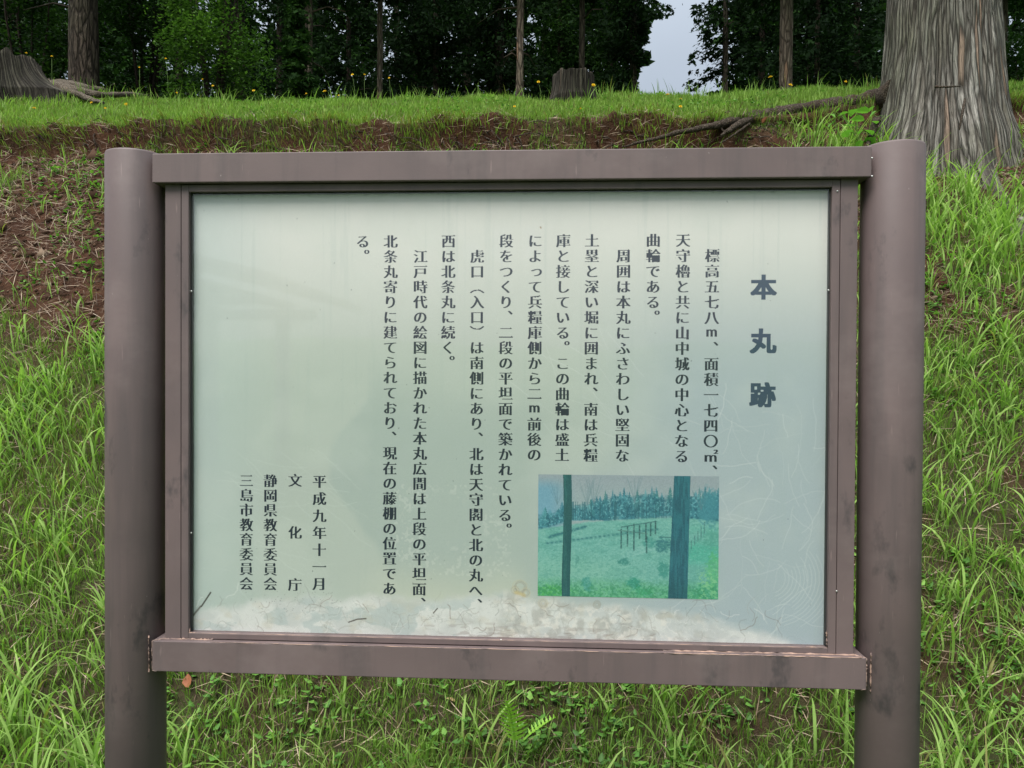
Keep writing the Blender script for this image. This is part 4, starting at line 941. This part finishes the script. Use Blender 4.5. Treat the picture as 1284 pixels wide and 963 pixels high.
# the old tree on the right
ox, oy = 3.12, 4.70
oz = 2.35
OT = empty('old_cedar_tree', (ox, oy, oz), 'huge old tree with grey furrowed bark and flared roots, right of the board', 'tree')
lobes = [(-2.35, .5, .30), (-1.62, .55, .20), (-.62, .48, .34), (.25, .45, .3), (1.4, .4, .4), (2.75, .55, .26), (3.5, .5, .28)]
def r_old(T, Z):
    z = Z + oz
    r = .335 + .02 * (5.5 - np.minimum(z, 5.5)) + .07 * np.exp(-np.clip(z - 3.3, 0, 9) / .55)
    fl = np.exp(-np.clip(z - 2.75, -.3, 9) / .42)
    lo = 0
    for a, amp_, wd in lobes:
        d = np.angle(np.exp(1j * (T - a))); lo = lo + amp_ * np.exp(-(d / wd) ** 2)
    r = r + fl * (.12 + .52 * lo)
    r = r + .022 * np.sin(T * 5 + z * .6) + .016 * np.sin(T * 9 - z * .9 + 1)
    r = np.where(z > 7, r * np.clip(1 - (z - 7) * .05, .2, 1), r)
    return r
zs = np.concatenate([np.linspace(-.35, 2.6, 210), np.linspace(2.65, 15, 50)])
ridged_trunk('trunk', 0, 0, zs, r_old, 420, M_bark, OT, .022, 30, zcell=.8, dense=True)
q = MB(); R5 = random.Random(9)
for k in range(14):
    zz = R5.uniform(6.5, 13); an = R5.uniform(0, 6.28); l_ = R5.uniform(1.2, 2.6)
    q.tube([(math.cos(an) * .25, math.sin(an) * .25, zz), (math.cos(an) * l_ * .5, math.sin(an) * l_ * .5, zz + .25), (math.cos(an) * l_, math.sin(an) * l_, zz)], [.09, .05, .02], 6)
q.build('limbs', M_bark2, OT, True)['kind'] = 'stuff'
needle_crown('crown', (0, 0, 0), 17, 8.2, 15.5, 3.0, 70, M_cedar, OT, 77, zvis=8.2, leaf=(.22, .09), per=7, quads=8, spread=.3)
# its long surface root, and smaller ones along the scarp
def at(px, py, t_, dz=0.0):
    d = FWD + RGT * ((px - W0 / 2) / F0) - UPV * ((py - H0 / 2) / F0); p = CAM + d * t_; return Vector((p[0], p[1], p[2] + dz))
def rootline(pts, rads, nsub=9, name='root', jit=.25, mat_=None, parent=None, org=None, wob=.012):
    org = Vector((ox, oy, oz)) if org is None else Vector(org); P = []; Rr = []
    for k in range(len(pts) - 1):
        for s_ in range(nsub):
            f = s_ / nsub; f_ = f; a, b_ = pts[k], pts[k + 1]; P.append(a.lerp(b_, f_) + Vector([random.uniform(-wob, wob) * .5 for _ in range(3)]) - org); Rr.append((rads[k] + (rads[k + 1] - rads[k]) * f) * random.uniform(.88, 1.14))
    P.append(pts[-1] - org); Rr.append(rads[-1])
    P = [P[0]] + [(P[i - 1] + P[i] * 2 + P[i + 1]) / 4 for i in range(1, len(P) - 1)] + [P[-1]]
    return MB().tube(P, Rr, 14, jit).build(name, mat_ or M_rootb, OT if parent is None else parent, True)
def onr(px, py, off=.15):
    p_ = ray_hit(px, py); d_ = FWD + RGT * ((px - W0 / 2) / F0) - UPV * ((py - H0 / 2) / F0); return Vector(tuple(p_ - d_ * off))
rootline([at(1128, 118, 5.85), onr(1098, 124), onr(1062, 130), onr(1028, 134), onr(985, 140), onr(950, 145), onr(915, 153), onr(885, 160), onr(850, 166), onr(815, 176), onr(780, 184)], [.11, .070, .058, .052, .047, .042, .034, .024, .017, .012, .006], 7)
rootline([onr(950, 146), onr(928, 155), onr(912, 165), onr(904, 170)], [.033, .026, .018, .010])
rootline([onr(898, 152, .08), onr(902, 158, .10), onr(910, 166, .10)], [.009, .009, .006])
rootline([onr(940, 155), onr(922, 168), onr(902, 180)], [.009, .008, .004])
rootline([at(1100, 150, 5.75), at(1092, 170, 5.6), at(1085, 190, 5.5)], [.03, .02, .01])
tw_ = MB().tube([at(1172, 109, 5.18) - OT.location, at(1188, 109, 5.16) - OT.location, at(1204, 108, 5.17) - OT.location], [.008, .007, .004], 6); tw_.tube([at(1210, 124, 5.12) - OT.location, at(1207, 140, 5.08) - OT.location, at(1203, 162, 5.0) - OT.location], [.008, .010, .006], 6)
tw_.build('twig', M_rootb, OT, True)['kind'] = 'stuff'
# thin broken roots in the scarp under the turf: countless
q = MB(); R6 = random.Random(14)
for k in range(230):
    px_ = R6.uniform(0, 1095); h_ = ray_hit(px_, R6.uniform(150, 186) if px_ < 850 else R6.uniform(140, 180)); an = R6.uniform(-1.0, 1.0) if R6.random() < .6 else R6.uniform(0, 6.28); l_ = R6.uniform(.04, .26)
    p = Vector((float(h_[0]), float(h_[1]) - .02, float(h_[2]) + .01)); e = p + Vector((math.cos(an) * l_, -R6.uniform(.02, .10), -R6.uniform(.0, .14))); mdl = (p + e) / 2 + Vector((0, -R6.uniform(0, .03), R6.uniform(0, .04)))
    q.tube([p, mdl, e], [R6.uniform(.003, .007), .004, .0015], 5)
q.build('rootlets_in_the_scarp', M_rootb, None, True, kind='stuff', label='thin bare rootlets sticking out of the earth scarp', category='roots')

# dead root stump at the left, and the cut stump in the middle
ds = ray_hit(2, 128); dx, dy = float(ds[0]) - .05, float(ds[1]) + .32; dz = float(zfun(dx, dy))
DS = empty('dead_root_stump', (dx, dy, dz), 'weathered grey dead stump with bare roots reaching right, at the left edge', 'stump')
def r_dead(T, Z):
    fl = np.exp(-np.clip(Z + .05, 0, 9) / .16)
    return .27 + .34 * fl * (.15 + np.exp(-(np.angle(np.exp(1j * (T + .25))) / .55) ** 2) + .45 * np.exp(-(np.angle(np.exp(1j * (T + 1.9))) / .5) ** 2))
ridged_trunk('trunk', 0, 0, np.linspace(-.25, .31, 60), r_dead, 240, M_dead, DS, .030, 26, (-.22, 0), top=.12, zcell=.5)
_o = (dx, dy, dz)
def on(px, py, up_=.02):
    p = ray_hit(px, py); return Vector((float(p[0]), float(p[1]), float(p[2]) + up_))
for pts, rr in (([(52, 112), (75, 119), (100, 124), (128, 129), (165, 127), (198, 126)], [.11, .06, .040, .028, .022, .012]), ([(78, 121), (100, 129), (118, 136), (130, 139)], [.045, .03, .022, .012]),
                ([(60, 108), (90, 117), (120, 121), (150, 121)], [.07, .05, .035, .012]), ([(125, 118), (145, 110), (160, 110)], [.02, .015, .006])):
    rootline([on(a, b_, .075) for a, b_ in pts], rr, 7, 'root', .4, M_branch, DS, _o)
c0, tcs = crest(716, -.12)
CS = empty('cut_stump', c0, 'short grey cut stump standing on the crest in the middle', 'stump')
rcs = 54 / F0 * tcs * .5
ridged_trunk('trunk', 0, 0, np.linspace(-.15, 30 / F0 * tcs, 50), lambda T, Z: rcs * (.93 + .16 * np.exp(-np.clip(Z, 0, 3) / .07) + .05 * np.sin(T * 3)), 200, M_dead, CS, .016, 30, top=.035, zcell=.6)

# dandelion-like yellow flowers along the crest
def flower_at(px, py, label, k):
    hgt = random.uniform(.07, .22)
    t0 = ray_hit(px, min(py + 26, 150)); tt = float((t0 - CAM) @ FWD) if py < 118 else float((ray_hit(px, py + 8) - CAM) @ FWD)
    tt = min(max(tt, 5.6), 8.3); p = at(px, py, tt); gz_ = float(zfun(p.x, p.y)); hgt = max(.05, p.z - gz_)
    T = empty('yellow_flower', (p.x, p.y, gz_), label, 'flower', 'yellow flowers along the crest')
    MB().tube([(0, 0, -.02), (random.uniform(-.03, .03), 0, hgt * .5), (0, 0, hgt)], [.0018, .0015, .0012], 5).build('stem', M_stem, T, True)
    q = MB(); rr = random.uniform(.012, .021)
    for ring, (r_, zl, nn) in enumerate(((1, .002, 14), (.66, .007, 10), (.35, .010, 6))):
        for j in range(nn):
            a = 2 * math.pi * (j + .5 * ring) / nn; da = math.pi / nn * .9; r1 = rr * r_
            q.poly([(0, 0, .0), (r1 * .7 * math.cos(a - da), r1 * .7 * math.sin(a - da), zl), (r1 * math.cos(a), r1 * math.sin(a), zl + .005), (r1 * .7 * math.cos(a + da), r1 * .7 * math.sin(a + da), zl)])
    h_ = q.build('flower_head', M_yellow, T); h_.location = (0, 0, hgt); h_.rotation_euler = (random.uniform(.3, 1.1), random.uniform(-.4, .4), 0)
M_yellow, t, b = mat('yellow_petals', (.72, .50, .02), .6, .2)
M_stem, t, b = mat('flower_stem', (.10, .17, .04), .6, .2)
fl = [(33, 67, 'yellow flower held above the top of the dead stump'), (65, 71, 'yellow flower in front of the thick dark trunk, left side'), (43, 136, 'yellow flower in the grass below the dead stump'),
      (115, 129, 'yellow flower beside the forked dead root'), (132, 136, 'yellow flower at the tip of the short dead root'), (158, 131, 'yellow flower below the long dead root'), (175, 85, 'tall yellow flower in front of the dark shrub'),
      (208, 74, 'tallest yellow flower, in front of the bright shrub'), (254, 100, 'yellow flower left of a lower one before the bright shrub'), (267, 108, 'low yellow flower under the bright shrub'), (222, 117, 'small yellow bloom in the turf below the bright shrub'),
      (318, 114, 'small yellow bloom in the turf right of the bright shrub'), (384, 118, 'yellow flower at the foot of the slim pale trunk'), (407, 115, 'yellow flower just right of the slim pale trunk'), (425, 120, 'low yellow flower left of the very thin cedar'),
      (442, 94, 'left one of two tall yellow flowers near the very thin cedar'), (457, 94, 'right one of two tall yellow flowers near the very thin cedar'), (488, 98, 'yellow flower right of the thin grey green trunk'), (645, 134, 'tiny yellow bloom low in the turf below the pale trunk'),
      (675, 103, 'yellow flower just left of the cut stump'), (744, 107, 'yellow flower just right of the cut stump'), (728, 137, 'tiny yellow bloom in the turf below the cut stump'), (853, 125, 'upper one of two yellow flowers below the sky gap'),
      (853, 134, 'lower one of two yellow flowers below the sky gap'), (966, 97, 'yellow flower left of the bare grey brown trunk'), (991, 107, 'yellow flower right of the bare grey brown trunk'), (1060, 103, 'yellow flower left of the old tree'), (837, 119, 'yellow flower at the crest under the sky gap')]
for k, (px_, py_, lb) in enumerate(fl): flower_at(px_, py_, lb, k)

# fern in front, below the lower rail
fp = on(646, 946, 0.03); fp = fp - Vector(tuple(FWD)) * .04
FN = empty('fern', tuple(fp), 'small light green fern with two fronds below the middle of the lower rail', 'fern')
def frond(L, W_, lean_, az, n_=9):
    q = MB(); tt = []
    pts = []
    for k in range(14):
        s_ = k / 13; pts.append(Vector((math.cos(az) * L * s_ * math.sin(lean_ + .3 * s_), math.sin(az) * L * s_ * math.sin(lean_ + .3 * s_), L * s_ * math.cos(lean_ + .2 * s_))))
    q.tube(pts, [.0022 * (1 - k / 15) + .0006 for k in range(14)], 5)
    side = Vector((math.cos(az + math.pi / 2), math.sin(az + math.pi / 2), 0)) if abs(lean_) > .5 else Vector((1, 0, 0))
    for k in range(n_):
        s_ = .22 + .74 * k / (n_ - 1); i_ = s_ * 13; p = pts[int(i_)].lerp(pts[min(13, int(i_) + 1)], i_ % 1); tv = (pts[min(13, int(i_) + 1)] - pts[int(i_)]).normalized() if int(i_) < 13 else Vector((0, 0, 1))
        w_ = W_ * math.sin(math.pi * min(1, .30 + .72 * (1 - s_) * .95)) * (1.15 - s_) * 1.1
        for sg_ in (-1, 1):
            d = (side * sg_ + tv * .35).normalized(); nrm = d.cross(tv).normalized(); wl = L * .75 / n_
            pr = None
            for m_ in range(7):
                f_ = m_ / 6; c_ = p + d * w_ * f_ + nrm * (-.012 * f_ * f_ * sg_); hw = tv * wl * (1 - f_) ** .6 * (1.25 if m_ % 2 else .75)
                cur = (c_ - hw * .5, c_ + hw * .5)
                if pr: q.poly([pr[0], cur[0], cur[1], pr[1]])
                pr = cur
    o = q.build('frond', M_fern, FN); at_ = o.data.attributes.new('tint', 'FLOAT', 'POINT'); at_.data.foreach_set('value', [random.random() for _ in range(len(o.data.vertices))]); return o
tf = float((np.array(fp) - CAM) @ FWD); fs = tf / F0
frond(80 * fs, 30 * fs, .10, -1.9, 10); o = frond(46 * fs, 15 * fs, .85, .35, 8); o.location = (.03, -.02, .05)

# leafy vine at the foot of the old tree, each leaf its own
VN = empty('leafy_vine', tuple(at(1085, 175, 5.55)), 'light green broad-leaved vine left of the old trunk under its long root', 'plant')
def leafmesh(L, W_, fold=.25, lobed=False):
    q = MB(); P = [(0, 0), (.35, .12), (.5, .38), (.36, .68), (0, 1.0)] if not lobed else [(0, 0), (.34, .05), (.52, .30), (.30, .42), (.36, .66), (.12, .72), (0, 1.0)]
    for sg_ in (-1, 1):
        pts = [(sg_ * x_ * W_, y_ * L, abs(x_) * W_ * fold - .12 * L * y_ * y_) for x_, y_ in P]; q.poly(pts if sg_ > 0 else pts[::-1])
    me = bpy.data.meshes.new('leaf'); me.from_pydata(q.v, [], q.f); a_ = me.attributes.new('tint', 'FLOAT', 'POINT'); a_.data.foreach_set('value', [.7] * len(q.v)); return me
lm = leafmesh(.085, .075); lm.materials.append(M_vine)
R8 = random.Random(4)
for (px_, py_) in ((1096, 133), (1090, 140), (1099, 139), (1084, 150), (1093, 152), (1070, 165), (1077, 168), (1085, 163), (1064, 141), (1057, 146), (1071, 137), (1047, 152), (1090, 172), (1040, 143), (1080, 176), (1100, 146), (1062, 172), (1074, 158), (1052, 138)):
    o = link('leaf', lm, VN); p = at(px_, py_, 5.5 + R8.uniform(-.05, .15)); o.location = p - VN.location; s_ = R8.uniform(.6, 1.25); o.scale = (s_, s_, s_); o.rotation_euler = (R8.uniform(-.9, .5), R8.uniform(-.5, .5), R8.uniform(0, 6.28))
q = MB()
for k in range(6): q.tube([Vector((R8.uniform(-.1, .1), .08, -.15)), Vector((R8.uniform(-.2, .15), .02, .05)), Vector((R8.uniform(-.3, .1), 0, .2))], [.004, .003, .001], 5)
q.build('stem', M_stem, VN, True)['kind'] = 'stuff'

# a few fallen leaves
M_fall, t, b = mat('dry_leaf', (.26, .10, .05), .7, .2); M_fall2, t, b = mat('tan_dry_leaf', (.42, .29, .15), .7, .2)
for k, (px_, py_, m_, lb, s_) in enumerate(((236, 872, M_fall, 'reddish brown fallen leaf in the grass right of the left post', .055), (956, 163, M_fall, 'rusty brown curled leaf hanging under the long root', .06), (1213, 342, M_fall2, 'tan dry leaf on the bank right of the right post', .10),
                                    (74, 246, M_fall2, 'pale tan leaf on the bare earth at the left, near the top', .05), (82, 298, M_fall2, 'small tan leaf on the bare earth, lower of two', .05), (1257, 434, M_fall2, 'pale small dry leaf in the grass at the right edge', .05), (570, 890, M_fall2, 'small dry leaf in the grass below the lower rail', .035), (1122, 226, M_fall, 'rusty leaf at the foot of the old trunk beside the right post', .05))):
    me = leafmesh(s_, s_ * .7, .5); me.materials.append(m_); p = on(px_, py_, .03 if k != 1 else .05)
    o = link('fallen_leaf', me, label=lb, category='leaf', group='fallen leaves'); o.location = p; o.rotation_euler = (random.uniform(.4, 1.1), random.uniform(-.4, .4), random.uniform(0, 6.28))

# open pavilion behind the photographer: the glass mirrors it faintly
M_wood, t, b = mat('pavilion_wood', (.12, .075, .045), .7); M_roof, t, b = mat('pavilion_roof', (.05, .045, .042), .7)
PV = empty('garden_pavilion', (-6.2, -9.9, 0), 'open wooden pavilion with four posts and a low dark roof behind the photographer', 'pavilion')
for sx in (-1, 1):
    for sy in (-1, 1): MB().box(sx * 1.7 - .1, sx * 1.7 + .1, sy * 1.4 - .1, sy * 1.4 + .1, 0, 2.42, .01).build('post', M_wood, PV)
for sy in (-1, 1): MB().box(-2.3, 2.3, sy * 1.4 - .06, sy * 1.4 + .06, 2.425, 2.60, .01).build('beam', M_wood, PV)
for sx in (-1, 1): MB().box(sx * 1.7 - .06, sx * 1.7 + .06, -1.8, 1.8, 2.605, 2.75, .01).build('beam', M_wood, PV)
for sx in (-1, 1):
    q = MB(); a, c_ = (0, 2.85) if sx > 0 else (-2.85, 0); z_a, z_c = (3.35, 2.62) if sx > 0 else (2.62, 3.35)
    q.v = [(a, -2.2, z_a), (c_, -2.2, z_c), (c_, 2.2, z_c), (a, 2.2, z_a), (a, -2.2, z_a + .12), (c_, -2.2, z_c + .12), (c_, 2.2, z_c + .12), (a, 2.2, z_a + .12)]
    q.f = [[0, 3, 2, 1], [4, 5, 6, 7], [0, 1, 5, 4], [1, 2, 6, 5], [2, 3, 7, 6], [3, 0, 4, 7]]; q.build('roof', M_roof, PV)
MB().box(-1.2, 1.2, -.2, .2, .40, .45, .008).box(-1.0, -.9, -.18, .18, 0, .4).box(.9, 1.0, -.18, .18, 0, .4).build('bench', M_wood, PV)
